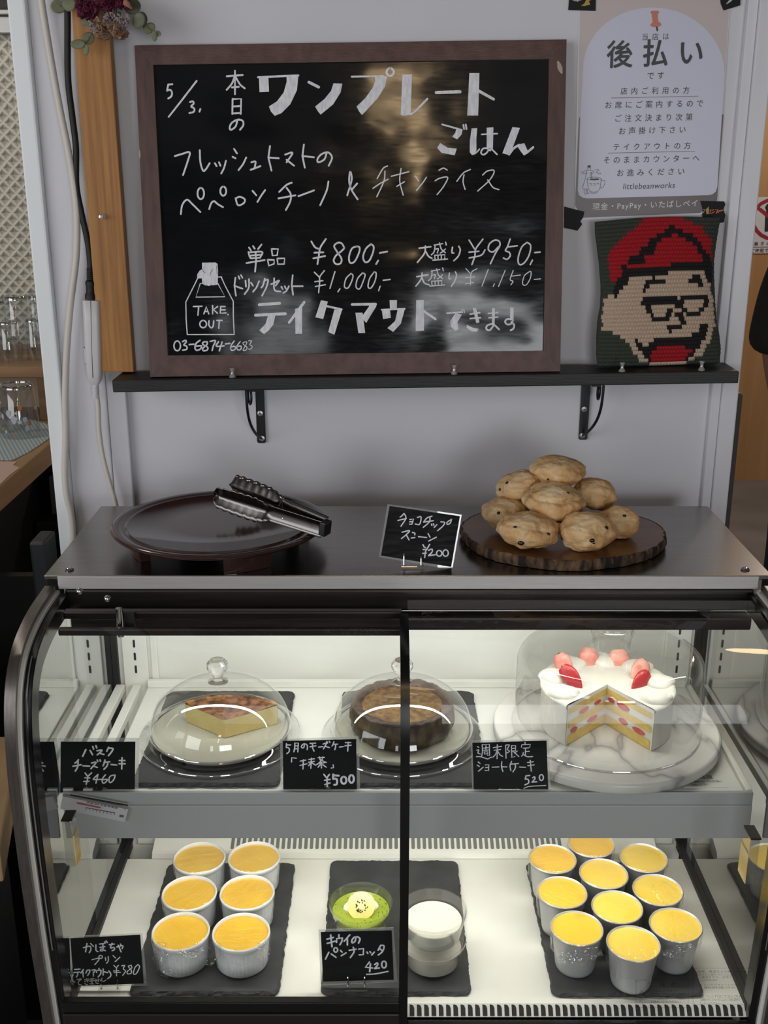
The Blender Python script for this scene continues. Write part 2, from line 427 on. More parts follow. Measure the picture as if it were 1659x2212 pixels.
# far right: wooden sliding door with its lintel
DY = 5.5
zl = onY(1655, 185, DY).z
b = MB(); b.box(1.5, 3.2, DY, DY + 0.04, 0.0, zl); d1 = build(b, 'door_1', M['doorWood'], kind='structure')
b = MB(); b.box(1.5, 3.2, DY - 0.02, DY + 0.04, zl, zl + 0.06); build(b, 'door_head', M['trim'], d1)
b = MB(); b.box(1.5, 3.2, DY - 0.03, DY + 0.04, zl + 0.06, zl + 0.10); build(b, 'door_rail', M['steelDark'], d1)
sbox('wall_right', 1.2, 4, DY + 0.05, DY + 0.1, 0, 2.6, M['doorWood'])
sbox('trim_6', 1.2, 3.2, 2.95, 3.0, 0.0, 0.012, M['alu'])

# ================================================================== the refrigerated display case
TOPZ = 1.114; XL, XR = -0.4187, 0.4785; FLOORZ = 0.595; SHZ = 0.8676
case = empty('display_case', (0.03, 1.30, 0.0), 'stainless steel refrigerated display case with curved glass front and cakes inside', 'display case')
CURVE = [(1.2500, 1.1005), (1.19, 1.0975), (1.148, 1.090), (1.113, 1.076), (1.086, 1.050), (1.070, 1.012), (1.0615, 0.96), (1.060, 0.90), (1.063, 0.80), (1.069, 0.70), (1.080, 0.58), (1.087, 0.47)]
CV = [(p.x, p.y) for p in spline([(a, c, 0) for a, c in CURVE], 5)]
def cv_off(d, z_lo=None, z_hi=None):
    """the front profile moved inwards by d"""
    out = []
    for i, (y, z) in enumerate(CV):
        a = CV[max(i - 1, 0)]; c = CV[min(i + 1, len(CV) - 1)]; t = Vector((c[0] - a[0], c[1] - a[1])).normalized()
        nn = Vector((-t.y, t.x)) # pointing to inside
        if nn.x < 0 and abs(nn.x) > abs(nn.y): nn = -nn
        if abs(nn.y) >= abs(nn.x) and nn.y > 0: nn = -nn
        q = (y + nn.x * d, z + nn.y * d)
        if (z_lo is None or q[1] >= z_lo) and (z_hi is None or q[1] <= z_hi): out.append(q)
    return out
def cv_strip(mb, x0, x1, d0, d1, mat=0, z_lo=None, z_hi=None):
    """solid strip following the front curve between x0..x1, from offset d0 (outside) to d1"""
    o = [q for q in zip(cv_off(d0), cv_off(d1)) if (z_lo is None or q[0][1] >= z_lo) and (z_hi is None or q[0][1] <= z_hi)]
    A = [Vector((x0, *q[0])) for q in o]; B = [Vector((x1, *q[0])) for q in o]; Cc = [Vector((x1, *q[1])) for q in o]; D = [Vector((x0, *q[1])) for q in o]
    rows = [[a, b_, b_, c_, c_, d_, d_, a] for a, b_, c_, d_ in zip(A, B, Cc, D)]
    mb.grid(rows, mat, True, False, flip=True)
    mb.poly([A[0], B[0], Cc[0], D[0]], mat); mb.poly([D[-1], Cc[-1], B[-1], A[-1]], mat)
# stainless top with its folded front band
b = MB(); b.box(XL, XR, 1.2507, 1.5337, TOPZ - 0.006, TOPZ); b.box(XL + 0.01, XR - 0.01, 1.515, 1.5337, 1.0, TOPZ - 0.006)
build(b, 'top_panel', M['steel'], case, bevel=0.0012)
b = MB(); b.box(XL + 0.016, XR - 0.016, 1.2503, 1.262, 1.0955, TOPZ - 0.0012); build(b, 'front_band', M['bandSteel'], case, bevel=0.001)
for sx in (150, 1610):
    p = onZ(sx, 1231, TOPZ); b = MB(); b.lathe([(0.0052, 0), (0.0056, 0.001), (0.0045, 0.0026), (0.0025, 0.0034), (0, 0.0036)], p, 20); build(b, 'screw', M['chrome'], case)
# side frames
for nm, xa, xb, xc in (('left', XL, XL + 0.0125, XL + 0.0275), ('right', XR, XR - 0.0125, XR - 0.0275)):
    b = MB(); cv_strip(b, min(xa, xb), max(xa, xb), 0.0, 0.02); build(b, 'side_frame', M['frameSteel'], case, angle=30)
    s = 1 if xb > xa else -1
    b = MB(); cv_strip(b, min(xb, xb + s * 0.005), max(xb, xb + s * 0.005), 0.006, 0.02); build(b, 'side_gasket', M['caseWhite'], case, angle=30)
    b = MB(); cv_strip(b, min(xb + s * 0.005, xc), max(xb + s * 0.005, xc), 0.010, 0.034)
    build(b, 'side_mullion', M['blackGloss'], case, angle=30)
    b = MB(); x1 = xb + s * 0.0095; cv_strip(b, x1 - 0.0008, x1 + 0.0008, 0.0085, 0.012, z_hi=1.07, z_lo=0.7); build(b, 'mullion_bead', M['chrome'], case, angle=30)
# side walls of the case (double glazing, strongly mirroring)
GL, GR = -0.3960, 0.4590
prof = [(y, z) for y, z in cv_off(0.012) if z > 0.56]
for nm, x0, x1 in (('left', GL - 0.008, GL), ('right', GR, GR + 0.008)):
    b = MB(); pol = [(1.448, 1.088)] + [q for q in prof if q[1] < 1.088] + [(1.448, prof[-1][1])]
    A = [Vector((x0, *q)) for q in pol]; B = [Vector((x1, *q)) for q in pol]
    tri = tessellate_polygon([[Vector((q[0], q[1], 0)) for q in pol]])
    for t in tri:
        t = tuple(t); nn = (B[t[1]] - B[t[0]]).cross(B[t[2]] - B[t[0]])
        if nn.x < 0: t = t[::-1]
        b.add(B, [t], 0, False); b.add(A, [t[::-1]], 0, False)
    build(b, 'side_glass', M['sideGlass'], case)
# back: white sliding panels, corner gaskets, slotted standards
BY = 1.447
b = MB(); b.box(GL, GR, BY, BY + 0.02, 0.56, 1.09); build(b, 'back_panel', M['caseWhite'], case)
for x in (-0.3400, 0.408):
    b = MB(); b.box(x, x + 0.01, BY - 0.004, BY, SHZ, 1.09); build(b, 'panel_edge', M['caseWhite'], case, bevel=0.0015)
for x in (GL + 0.0005, GR - 0.0085):
    b = MB(); b.box(x, x + 0.008, BY - 0.008, BY, 0.60, 1.09); b.box(x, x + 0.008, 1.10, BY - 0.008, FLOORZ - 0.004, FLOORZ + 0.008); build(b, 'corner_gasket', M['blackMatt'], case)
for xc in (-0.3625, 0.4275):
    b = MB(); b.box(xc - 0.018, xc + 0.018, BY - 0.005, BY - 0.0005, FLOORZ, 1.09)
    st = build(b, 'shelf_standard', M['caseWhite'], case, bevel=0.001)
    for k in range(12, 19):
        z = 0.62 + k * 0.0205
        if abs(z - SHZ) > 0.012:
            b = MB(); b.plate(rrect(xc - 0.0016, xc + 0.0016, z, z + 0.0125, 0.0015, 3), Plane((0, BY - 0.0054, 0), (1, 0, 0), (0, 0, 1)), 0.0003); build(b, 'slot', M['slotDark'], st)
# deck with rear riser grille and front air grille
b = MB(); b.box(GL + 0.003, GR - 0.003, 1.1075, 1.405, FLOORZ - 0.02, FLOORZ)
prf = [(1.405, FLOORZ), (1.408, FLOORZ + 0.007), (1.412, FLOORZ + 0.009), (1.4465, FLOORZ + 0.020), (1.4465, FLOORZ - 0.01), (1.405, FLOORZ - 0.01)]
L0 = [Vector((GL + 0.045, *q)) for q in prf]; R0 = [Vector((GR - 0.045, *q)) for q in prf]
for i in range(5): b.poly([L0[i + 1], L0[i], R0[i], R0[i + 1]])
b.poly(L0); b.poly(R0[::-1])
deck = build(b, 'deck', M['deck'], case, bevel=0.0008)
b = MB(); sl = Plane((0, 1.412, FLOORZ + 0.0092), (1, 0, 0), (0, 0.0345, 0.011))
x = onY(500, 1815, 1.43).x
while x < onY(1215, 1815, 1.43).x:
    b.plate(rrect(x, x + 0.0052, 0.003, 0.032, 0.002, 3), Plane(sl.at(0, 0, 0.0002), sl.u, sl.v), 0.0); x += 0.0086
build(b, 'rear_grille', M['slotGrey'], deck)
b = MB(); b.obox((0.0325, 1.102, 0.5900), (0.424, 0, 0), (0, 0.0055, 0.0055), (0, 0.0010, -0.0010)); gr = build(b, 'air_grille', M['deck'], case)
b = MB(); fp = Plane((0, 1.0953, 0.5859), (1, 0, 0), (0, 1, 1)); x = 0.032
while x < GR - 0.01:
    b.plate([(x, 0.001), (x + 0.0058, 0.001), (x + 0.0058, 0.0100), (x + 0.0045, 0.0130), (x + 0.002, 0.0140), (x, 0.0140)], fp, 0.0); x += 0.0091
build(b, 'grille_slot', M['slotDark'], gr)
# shelf: white plate, raised rim, two brackets, grey price rail
b = MB(); b.box(-0.345, 0.4400, 1.160, 1.440, SHZ - 0.006, SHZ); b.box(-0.345, 0.44, 1.432, 1.440, SHZ, SHZ + 0.011); shelf = build(b, 'shelf', M['caseWhite'], case, bevel=0.0012)
for xa, xb in ((-0.3925, -0.3800), (-0.3680, -0.3560), (0.4430, 0.4500)):
    b = MB(); b.box(xa, xb, 1.160, 1.440, SHZ - 0.010, SHZ + 0.002); build(b, 'shelf_bracket', M['caseWhite'], shelf, bevel=0.001)
b = MB(); b.box(-0.3560, -0.345, 1.165, 1.435, SHZ - 0.004, SHZ - 0.003); build(b, 'glass_strip', M['glass'], shelf)
b = MB(); b.box(-0.392, 0.4502, 1.1559, 1.1605, SHZ - 0.0175, SHZ); b.box(-0.392, 0.4502, 1.1545, 1.1585, SHZ - 0.0640, SHZ - 0.0175); build(b, 'price_rail', M['railGrey'], shelf, bevel=0.0008)
lp = Plane((0, 0, SHZ + 0.0006), (1, 0, 0), (0, 1, 0))
M['paper'] = pbr('white_paper', '#d8d8dc', 0.6)
M['inkGrey'] = pbr('grey_print', '#4a4a48', 0.7)
u = [lp.uv(*q) for q in ((1490, 1676), (1560, 1668), (1574, 1700), (1478, 1700))]
b = MB(); b.plate(u, lp, 0.0004); lab = build(b, 'caution_label', M['caseWhite'], shelf, label='small white caution sticker on the shelf')
b = MB(); lq = Plane(lp.at(0, 0, 0.0003), lp.u, lp.v); printed(b, lq, '注 意', 1512, 1683, 1542, 1682, 9, 0); printed(b, lq, '手を触れないでください', 1490, 1691, 1560, 1689, 5, 0); printed(b, lq, 'ご注意ください', 1488, 1697, 1530, 1696, 5, 0); build(b, 'label_print', M['inkGrey'], lab)
# head: lamp housing, rails and post behind the upper edge of the glass
b = MB(); b.box(GL, GR, 1.252, 1.290, 1.0655, 1.0945); b.box(GL + 0.01, GR - 0.006, 1.232, 1.256, 1.0480, 1.0655); build(b, 'lamp_housing', M['steelDark'], case, bevel=0.003)
b = MB(); b.box(GL + 0.012, 0.022, 1.200, 1.212, 1.0770, 1.0870); b.box(GL + 0.012, 0.022, 1.175, 1.184, 1.0665, 1.0755); build(b, 'glass_rail', M['steelDark'], case, bevel=0.002)
b = MB(); p = onY(255, 1290, 1.19); b.tube([(p.x, 1.19, 1.060), (p.x, 1.19, 1.096)], 0.0042, 14); build(b, 'rail_post', M['chrome'], case)
b = MB(); b.box(p.x + 0.004, p.x + 0.016, 1.195, 1.20, 1.066, 1.088); build(b, 'rail_clip', M['blackMatt'], case)
for sx, sy in ((172, 1277), (232, 1293)):
    b = MB(); b.sphere(onY(sx, sy, 1.193), 0.0042, 12, 8); build(b, 'bolt', M['chrome'], case)
# curved panes
DIV = 0.0235
b = MB(); cv_strip(b, XL + 0.026, DIV - 0.005, 0.0060, 0.0100, z_hi=1.087, z_lo=0.600); build(b, 'front_glass', M['glass'], case, angle=60)
b = MB(); cv_strip(b, DIV + 0.005, XR - 0.026, 0.0120, 0.0160, z_hi=1.096, z_lo=0.570); build(b, 'front_glass', M['glass'], case, angle=60)
b = MB(); cv_strip(b, DIV - 0.0052, DIV + 0.0052, 0.0030, 0.020, z_hi=1.094, z_lo=0.50); build(b, 'divider', M['blackGloss'], case, angle=30)
# lower front: black sills, then the plinth
b = MB(); b.box(XL + 0.0255, DIV - 0.004, 1.0765, 1.088, 0.6090, 0.6245); build(b, 'left_sill_cap', M['blackGloss'], case, bevel=0.0015)
b = MB(); b.box(XL + 0.0255, DIV - 0.004, 1.0760, 1.094, 0.520, 0.6075); build(b, 'left_sill', M['brownBlack'], case, bevel=0.002)
b = MB(); b.box(DIV + 0.005, XR - 0.0255, 1.0820, 1.0905, 0.5300, 0.5868); build(b, 'right_sill', M['blackGloss'], case, bevel=0.002)
b = MB(); b.box(XL + 0.006, XR - 0.006, 1.0995, 1.53, 0.0, 0.560); build(b, 'base_cabinet', M['brownBlack'], case, bevel=0.003)
b = MB(); b.box(XL + 0.002, XR - 0.002, 1.468, 1.53, 0.56, 1.0); build(b, 'back_casing', M['blackMatt'], case)
# acrylic pulls on the panes
M['acrylic'] = thin_glass('clear_acrylic', (0.86, 0.87, 0.83, 1), 1.6, add=0.18)
M['acrylicEdge'] = pbr('acrylic_edge', '#c9a64a', 0.25, c2='#e7ddb4', scale=18, stretch=(.3, .3, 1))
for (px, py) in ((147, 1826), (1628, 1865)):
    g = 0.0085 if px < 800 else 0.0195
    q = onY(px, py, 1.0440); yy = 1.0655 if px < 800 else 1.0715
    b = MB(); b.box(q.x - 0.0055, q.x + 0.0055, 1.046, yy, q.z - 0.030, q.z + 0.030)
    h = build(b, 'pull_handle', M['acrylic'], case, bevel=0.0015)
    b = MB(); sgn = 1 if px < 800 else -1
    b.box(q.x + sgn * 0.0056, q.x + sgn * 0.0066, 1.047, yy, q.z - 0.029, q.z + 0.010); build(b, 'handle_edge', M['acrylicEdge'], h)
    b = MB(); b.box(q.x - 0.0056, q.x + 0.0062, 1.0455, yy, q.z + 0.0295, q.z + 0.0315); build(b, 'handle_cap', M['blackGloss'], h)
# printed notices on the lower right of the glass
M['noticeInk'] = thin_glass('faint_glass_print', (0.42, 0.42, 0.42, 1), 1.0)
gp = Plane((0, 1.0935, 0.60), (1, 0, 0), (0, -0.0105, 0.1))
def notice(name, rect, lines, tri):
    x0, y0, x1, y1 = rect; b = MB()
    ink(b, gp, (0, 0, 1), f'l:{x0},{y0} {x1},{y0} {x1},{y1} {x0},{y1} {x0},{y0}', 1.2, 0)
    for t, a, y, c, s in lines: printed(b, gp, t, a, y, c, y, s, 0)
    for tx, ty, r in tri:
        ink(b, gp, (0, 0, 1), f'l:{tx},{ty - r} {tx + r},{ty + r * .7} {tx - r},{ty + r * .7} {tx},{ty - r}; w1; l:{tx},{ty - r * .4} {tx},{ty + r * .3}', 1.4, 0)
    build(b, name, M['noticeInk'], case)
notice('caution_notice', (1374, 2117, 1487, 2176), [('注  意', 1424, 2130, 1460, 10), ('けがのおそれあり', 1400, 2142, 1460, 5), ('さわらないでください', 1404, 2157, 1470, 6), ('すきまに手を入れない', 1404, 2166, 1470, 6)], [(1402, 2127, 7), (1386, 2148, 9), (1384, 2170, 9)])
notice('usage_notice', (1497, 2091, 1627, 2170), [('故障、異音などの時は販売店に', 1506, 2101, 1621, 6), ('ガラスに露がつくことがあります', 1508, 2107, 1610, 5), ('電源を切り、お待ちください', 1516, 2113, 1610, 5), ('ことがあります。', 1517, 2119, 1545, 5), ('ものをのせたりしないで', 1520, 2129, 1600, 5), ('連絡先は本体に記載してあります', 1520, 2135, 1590, 5), ('二つ以上不在にするときは', 1512, 2155, 1600, 7), ('運転を止めるなどの処置を', 1512, 2162, 1600, 7), ('してください。', 1512, 2169, 1555, 6)], [])

# ================================================================== on the wall: post, shelf, chalkboard
M['post'] = pbr('stained_pine', '#b98342', 0.5, c2='#875722', scale=16, stretch=(9, 9, .35), bump=0.25, bscale=60, bstretch=(9, 9, .3), lo=0.3, hi=0.75, dist=0.001)
M['shelfBlack'] = pbr('black_stained_wood', '#1b1d20', 0.5, c2='#131517', scale=14, stretch=(.6, 8, 8), bump=0.35, bscale=40, bstretch=(.7, 14, 14), dist=0.001)
M['frameWood'] = pbr('dark_brown_wood_frame', '#5f4440', 0.5, c2='#4c3430', scale=22, stretch=(3, 3, 3), bump=0.35, bscale=90, bstretch=(1, 6, 6), dist=0.0008)
M['frameWoodV'] = pbr('dark_brown_wood_upright', '#5b403b', 0.5, c2='#47302c', scale=22, stretch=(5, 5, .5), bump=0.35, bscale=60, bstretch=(6, 6, .6), dist=0.0008)
def board_black(name, c, rough, wave, bs, ior=1.6):
    n = N(name); b = n.add('ShaderNodeBsdfPrincipled'); n.link(b.outputs[0], n.out.inputs[0])
    b.inputs['Base Color'].default_value = hexc(c); b.inputs['Roughness'].default_value = rough
    b.inputs['IOR'].default_value = ior
    t = n.add('ShaderNodeTexNoise'); t.inputs['Scale'].default_value = bs; t.inputs['Detail'].default_value = 1.5
    n.link(coords(n, (1, 1, 1.3)), t.inputs['Vector'])
    t2 = n.add('ShaderNodeTexNoise'); t2.inputs['Scale'].default_value = 90; t2.inputs['Detail'].default_value = 3
    n.link(coords(n, (.5, 1, 3)), t2.inputs['Vector'])
    n.link(ramp(n, t2.outputs['Fac'], [(0.3, (rough * .8,) * 3 + (1,)), (0.75, (rough * 1.5,) * 3 + (1,))]), b.inputs['Roughness'])
    bp = n.add('ShaderNodeBump'); bp.inputs['Strength'].default_value = wave; bp.inputs['Distance'].default_value = 0.02
    n.link(t.outputs['Fac'], bp.inputs['Height']); n.link(bp.outputs[0], b.inputs['Normal']); return n.m
M['board'] = board_black('blackboard_sheet', '#131518', 0.085, 0.24, 6.5, 1.45)
M['chalk'] = pbr('white_marker_ink', '#f0f0f4', 0.7, c2='#d8d9e0', scale=260, stretch=(1, 1, .3))
M['chalkThin'] = pbr('white_marker_thin', '#e6e7ec', 0.7)
M['clear'] = thin_glass('clear_plastic', (0.97, 0.97, 0.97, 1), 1.5, add=0.05)
M['pinClear'] = thin_glass('clear_pin_plastic', (0.9, 0.9, 0.9, 1), 1.5, add=0.22, milk=0.30, milkc=(0.85, 0.85, 0.85, 1))
M['needle'] = pbr('steel_needle', '#bdbdbd', 0.2, 1.0)
TILT = 0.0148
b = MB(); b.box(-0.4152, -0.3666, 1.579, 1.5995, 1.3050, 2.2); build(b, 'wooden_post', M['post'], bevel=0.0015, label='orange-brown stained pine post on the wall left of the chalkboard', cat='post')
sc0 = Vector((0.0586, 1.565, 1.3090 - 0.0088)); su = Vector((1, 0, TILT)).normalized(); sv = Vector((-TILT, 0, 1)).normalized()
b = MB(); b.obox(sc0, su * 0.4462, Vector((0, 0.0335, 0)), sv * 0.0088); build(b, 'wall_shelf', M['shelfBlack'], bevel=0.0015, label='black stained wooden shelf holding the chalkboard and the crocheted pillow', cat='shelf')
def shelf_top(x): return 1.3090 + (x - 0.0586) * TILT
def shelf_bot(x): return shelf_top(x) - 0.0177
M['bracket'] = pbr('black_iron', '#16181b', 0.4, 0.3)
M['screwWhite'] = pbr('zinc_screw_head', '#b9b9b6', 0.35, 0.7)
for side, (xt, xb, y_end, scr) in (('left', (562, 565, 956, ((562, 893), (566, 947)))), ('right', (1266, 1257, 949, ((1262, 884), (1258, 941))))):
    YW = 1.6135; p0 = onY(xt, 850, YW); p1 = onY(xb, y_end, YW); p0.z = shelf_bot(p0.x)
    r = empty('shelf_bracket', (p0.x, YW, p1.z), f'black iron scroll bracket under the {side} half of the shelf', 'bracket', 'iron brackets under the wall shelf')
    sg = -1 if side == 'left' else 1
    pl = Plane(((p0.x + p1.x) / 2, YW - 0.003, p1.z), (1, 0, 0), p0 - p1)
    L = (p0 - p1).length; off = (p1.x - p0.x) / 2
    b = MB(); b.plate(rrect(-0.0066, 0.0066, 0.0, L, 0.003), pl, 0.0025); build(b, 'wall_leg', M['bracket'], r, bevel=0.0006)
    b = MB(); b.box(p0.x - 0.0066, p0.x + 0.0066, 1.535, YW - 0.003, p0.z - 0.0027, p0.z - 0.0002); b.box(p0.x + sg * 0.004, p0.x + sg * 0.016, 1.56, 1.575, p0.z - 0.004, p0.z - 0.0004); build(b, 'shelf_leg', M['bracket'], r, bevel=0.0006)
    pts = []
    for k in range(26):
        a = k / 25; ang = PI / 2 * a
        y = YW - 0.004 - 0.058 * math.sin(ang); z = p0.z - 0.004 - (L - 0.012) * math.cos(ang) ** 0.8 * (1 - 0.12 * math.sin(PI * a))
        pts.append((p0.x + (p1.x - p0.x) * (1 - a) + sg * 0.013 * math.sin(ang), y, z))
    b = MB(); b.tube(pts, 0.0021, 8)
    ring = [(p0.x + sg * (0.011 + 0.0035 * math.cos(t)), 1.574 + 0.009 * math.cos(t), p0.z - 0.0165 - 0.0125 * math.sin(t)) for t in [2 * PI * k / 24 for k in range(25)]]
    b.tube(ring, 0.0018, 8); build(b, 'scroll_brace', M['bracket'], r)
    for q in scr:
        c = onY(*q, YW - 0.0042); b = MB(); b.lathe([(0.0044, 0), (0.0040, 0.0009), (0.0022, 0.0014), (0, 0.0015)], c, 20, axis=(0, -1, 0))
        s_ = build(b, 'screw', M['screwWhite'], r)
        b = MB(); cp = Plane(c + Vector((0, -0.0016, 0)), (1, 0, .4), (-.4, 0, 1)); b.plate([(-.0024, -.0004), (.0024, -.0004), (.0024, .0004), (-.0024, .0004)], cp, 0); b.plate([(-.0004, -.0024), (.0004, -.0024), (.0004, .0024), (-.0004, .0024)], cp, 0); build(b, 'cross_slot', M['slotDark'], s_)

# ---- chalkboard leaning on the shelf
BP = Plane((0, 1.545, 1.3102), (1, 0, 0.0136), (0, 0.052, 0.44))
cb = empty('chalkboard', (-0.045, 1.553, 1.3085), 'black menu chalkboard in dark brown wooden frame leaning on the black shelf', 'chalkboard')
O = [BP.uv(*q) for q in ((324.5, 814), (1210, 802), (1224, 85), (290.5, 98))]; I = [BP.uv(*q) for q in ((362, 768), (1174, 758), (1186, 127), (331, 140))]
for nm, k, m in (('bottom_rail', 0, 'frameWood'), ('right_stile', 1, 'frameWoodV'), ('top_rail', 2, 'frameWood'), ('left_stile', 3, 'frameWoodV')):
    j = (k + 1) % 4; b = MB(); b.plate([O[k], O[j], I[j], I[k]], BP, 0.0150); build(b, nm, M[m], cb, bevel=0.0009)
BS = Plane(BP.at(0, 0, -0.004), BP.u, BP.v)
b = MB(); b.plate([(I[0][0] - .003, I[0][1] - .003), (I[1][0] + .003, I[1][1] - .003), (I[2][0] + .003, I[2][1] + .003), (I[3][0] - .003, I[3][1] + .003)], BS, 0.004); build(b, 'board_surface', M['board'], cb)
M['chip'] = pbr('bare_chipped_wood', '#b7a596', 0.8)
b = MB(); ink(b, BP, (1210, 0, 3.695), 'p:-25,490 -15,485 5,510 18,540 20,585 8,590 -8,570 -22,545', 5, 0.0003)
ink(b, BP, (0, 0, 2.9625), 'p:888,965 896,960 900,1000 894,1020 889,1000; w4; 905,1265 908,1285', 4, 0.0003); build(b, 'frame_chip', M['chip'], cb, label='pale chipped spots on the frame')
A_, B_, C_, D_, E_, F_, G_ = (330, 120, 3.130), (780, 120, 3.687), (330, 480, 3.530), (780, 480, 3.607), (880, 480, 5.184), (500, 500, 4.608), (360, 550, 8.295)
def writing(name, jobs, mat='chalk', w=13):
    b = MB()
    for crop, t, ww in jobs: ink(b, BS, crop, t, ww)
    return build(b, name, M[mat], cb)
writing('date_writing', [(A_, 'l:105,196 97,238; 97,238 118,232 130,250 126,275 105,291; l:105,197 133,194; l:297,172 200,298 108,415; 252,315 270,310 277,325 260,345 280,358 278,380 248,389; l:322,362 316,380', 12)])
writing('heading_small', [(A_, 'l:500,141 608,132; l:556,103 556,262; 552,145 535,190 500,232; 560,145 590,195 622,222; l:535,216 582,212; l:540,293 538,395; l:540,295 598,293 595,395; l:542,345 592,342; l:540,392 595,389; 572,440 560,480 530,502 520,488 535,455 575,434 608,442 612,472 590,502', 12)])
writing('heading_big', [
    (A_, 'p:718,146 782,146 786,245 722,248; l:712,147 985,135; p:905,140 985,133 975,235 930,330 870,390 825,408 800,380 785,345 840,310 885,250 905,180; w18; l:1055,180 1122,214; p:1222,188 1282,190 1270,250 1220,330 1135,400 1115,375 1098,345 1160,295 1205,240; w12; l:1345,143 1560,139; p:1500,135 1583,140 1570,210 1520,290 1415,403 1395,378 1378,345 1440,285 1485,220 1505,170; w15; e:1605,113,24,26', 13),
    (B_, 'p:330,152 405,150 395,470 340,482 315,470; w16; 395,470 440,435 528,345; w24; l:598,295 788,289; p:862,140 942,140 932,478 845,478; w22; l:938,283 1055,348', 14)])
writing('heading_rice', [(B_, 'w13; l:645,549 800,592; p:760,578 808,590 800,630 765,668 725,648 750,615; w14; l:815,553 820,586; l:834,550 839,586; p:630,697 605,735 640,775 745,795 762,742 690,735; p:880,580 925,578 918,660 918,760 885,795 865,770 866,680; w12; 898,785 920,770 942,746; l:960,629 1085,622; p:1000,575 1054,572 1050,740 1028,765 1000,745; w13; 1028,740 975,740 955,772 972,790 1000,775 1030,742 1082,787; p:1205,570 1265,577 1185,795 1125,778; w18; 1178,788 1215,740 1258,712; p:1238,712 1300,698 1325,755 1297,797 1268,760; w18; 1300,785 1330,765 1370,731', 13)])
writing('menu_writing', [(A_, '150,680 200,665 250,655 235,720 205,808; 318,640 322,720 340,778 360,768 385,728; 420,728 432,748; 448,722 458,745; 495,712 482,760 463,798; l:550,632 570,662; l:540,685 560,695; 580,775 610,735 632,690; 667,722 695,718 688,762; l:662,773 728,748; l:793,612 782,690 803,778; l:785,690 852,695; 895,670 945,658 905,722; 905,705 955,745; l:1022,602 1012,680 1028,758; l:1015,680 1090,688; 1175,660 1160,702 1120,722 1114,700 1140,668 1185,655 1212,690 1190,745', 12),
    (A_, '190,1072 200,1010 232,975 268,1005 322,1058; e:325,933,22,38; 382,1038 395,1000 415,985 440,1005 475,1025; e:477,917,20,31; 560,965 577,1012 615,998 622,972 588,955 560,968; l:675,915 700,945; 760,910 735,945 708,990; 940,860 905,875 855,922; l:850,966 965,945; 905,895 932,935 930,985 900,1045; l:985,951 1090,912; 1188,852 1175,915 1132,1012; 1315,945 1345,840 1335,785 1328,850 1345,910 1385,972; l:1382,865 1345,908', 12),
    (B_, '210,880 175,900 128,980; 95,1058 150,1020 215,985; 190,920 182,1000 125,1125; l:240,962 380,925; l:285,1042 345,1005; 318,900 308,1000 335,1112; l:432,960 458,1000; 520,970 490,1015 440,1075; 620,914 655,897 686,912; 590,997 625,978 690,971 655,1045 605,1108; 870,908 815,935 762,1002; 820,950 812,1005 828,1066; 968,952 1005,920 1060,918 1025,990 928,1080; 1008,990 1050,1050 1098,1068', 10)], 'chalkThin')
writing('price_single', [(F_, 'l:175,160 195,190; l:215,146 232,172; l:300,130 265,175; 170,205 178,240 192,268; 185,208 305,203 285,262; l:190,240 288,232; l:200,268 285,261; l:150,314 330,285; l:240,205 246,290 235,400; l:400,175 408,240 455,237 465,175 400,175; l:360,281 372,341 425,322 425,284 360,281; l:455,270 462,326 525,325 530,268 455,270; 795,100 830,155 862,172; 940,75 885,160 870,240 856,325; l:825,212 915,208; l:815,268 932,245; 1125,165 1098,120 1060,112 1022,145 1050,200 1095,270 1085,318 1042,325 1017,290 1040,240 1090,200 1125,165; 1248,148 1200,170 1170,250 1180,310 1225,300 1268,215 1275,160 1246,147; 1390,125 1340,170 1310,250 1330,305 1372,290 1408,210 1415,150 1387,125; l:1460,290 1440,325; l:1475,215 1550,200', 17)])
writing('price_drink_set', [(F_, 'l:40,460 30,540 45,640; l:42,545 110,570; l:70,445 82,472; l:95,435 110,462; l:140,490 145,550; 175,475 172,560 130,625; l:195,510 215,540; 275,495 250,555 215,600; 332,470 315,535 297,560; 330,490 365,480 350,550 305,640; 395,525 430,510 475,488 440,540; 425,465 428,580 490,598; l:497,550 510,575; l:530,545 542,570; 572,545 548,590 515,612; l:610,435 600,530 613,630; l:604,545 710,545; w13; l:825,405 875,455; 925,390 880,450 878,500 868,610; l:830,500 910,490; l:835,548 935,530; l:1030,400 980,568; l:1080,570 1060,600; 1190,418 1140,470 1125,550 1160,562 1195,500 1210,440 1188,417; 1305,413 1255,470 1240,550 1275,572 1310,500 1330,430 1302,412; 1420,403 1375,470 1360,550 1390,562 1430,490 1440,415 1418,402; l:1480,545 1465,590; l:1510,486 1580,478', 16)])
SEI = '300,257 395,240; 310,262 300,330 268,366; 360,232 380,300 425,342; 425,300 400,325 368,347; l:428,222 435,255; 316,303 346,298 335,346; l:305,370 310,420; l:305,371 420,364 417,418; l:342,372 344,418; l:380,368 380,418; l:285,426 450,412'
def shift(t, dx, dy):
    o = []
    for st in t.split(';'):
        pre = 'l:' if st.strip().startswith('l:') else ''; body = st.strip()[2:] if pre else st.strip()
        o.append(pre + ' '.join(f'{float(q.split(",")[0]) + dx},{float(q.split(",")[1]) + dy}' for q in body.split()))
    return ';'.join(o)
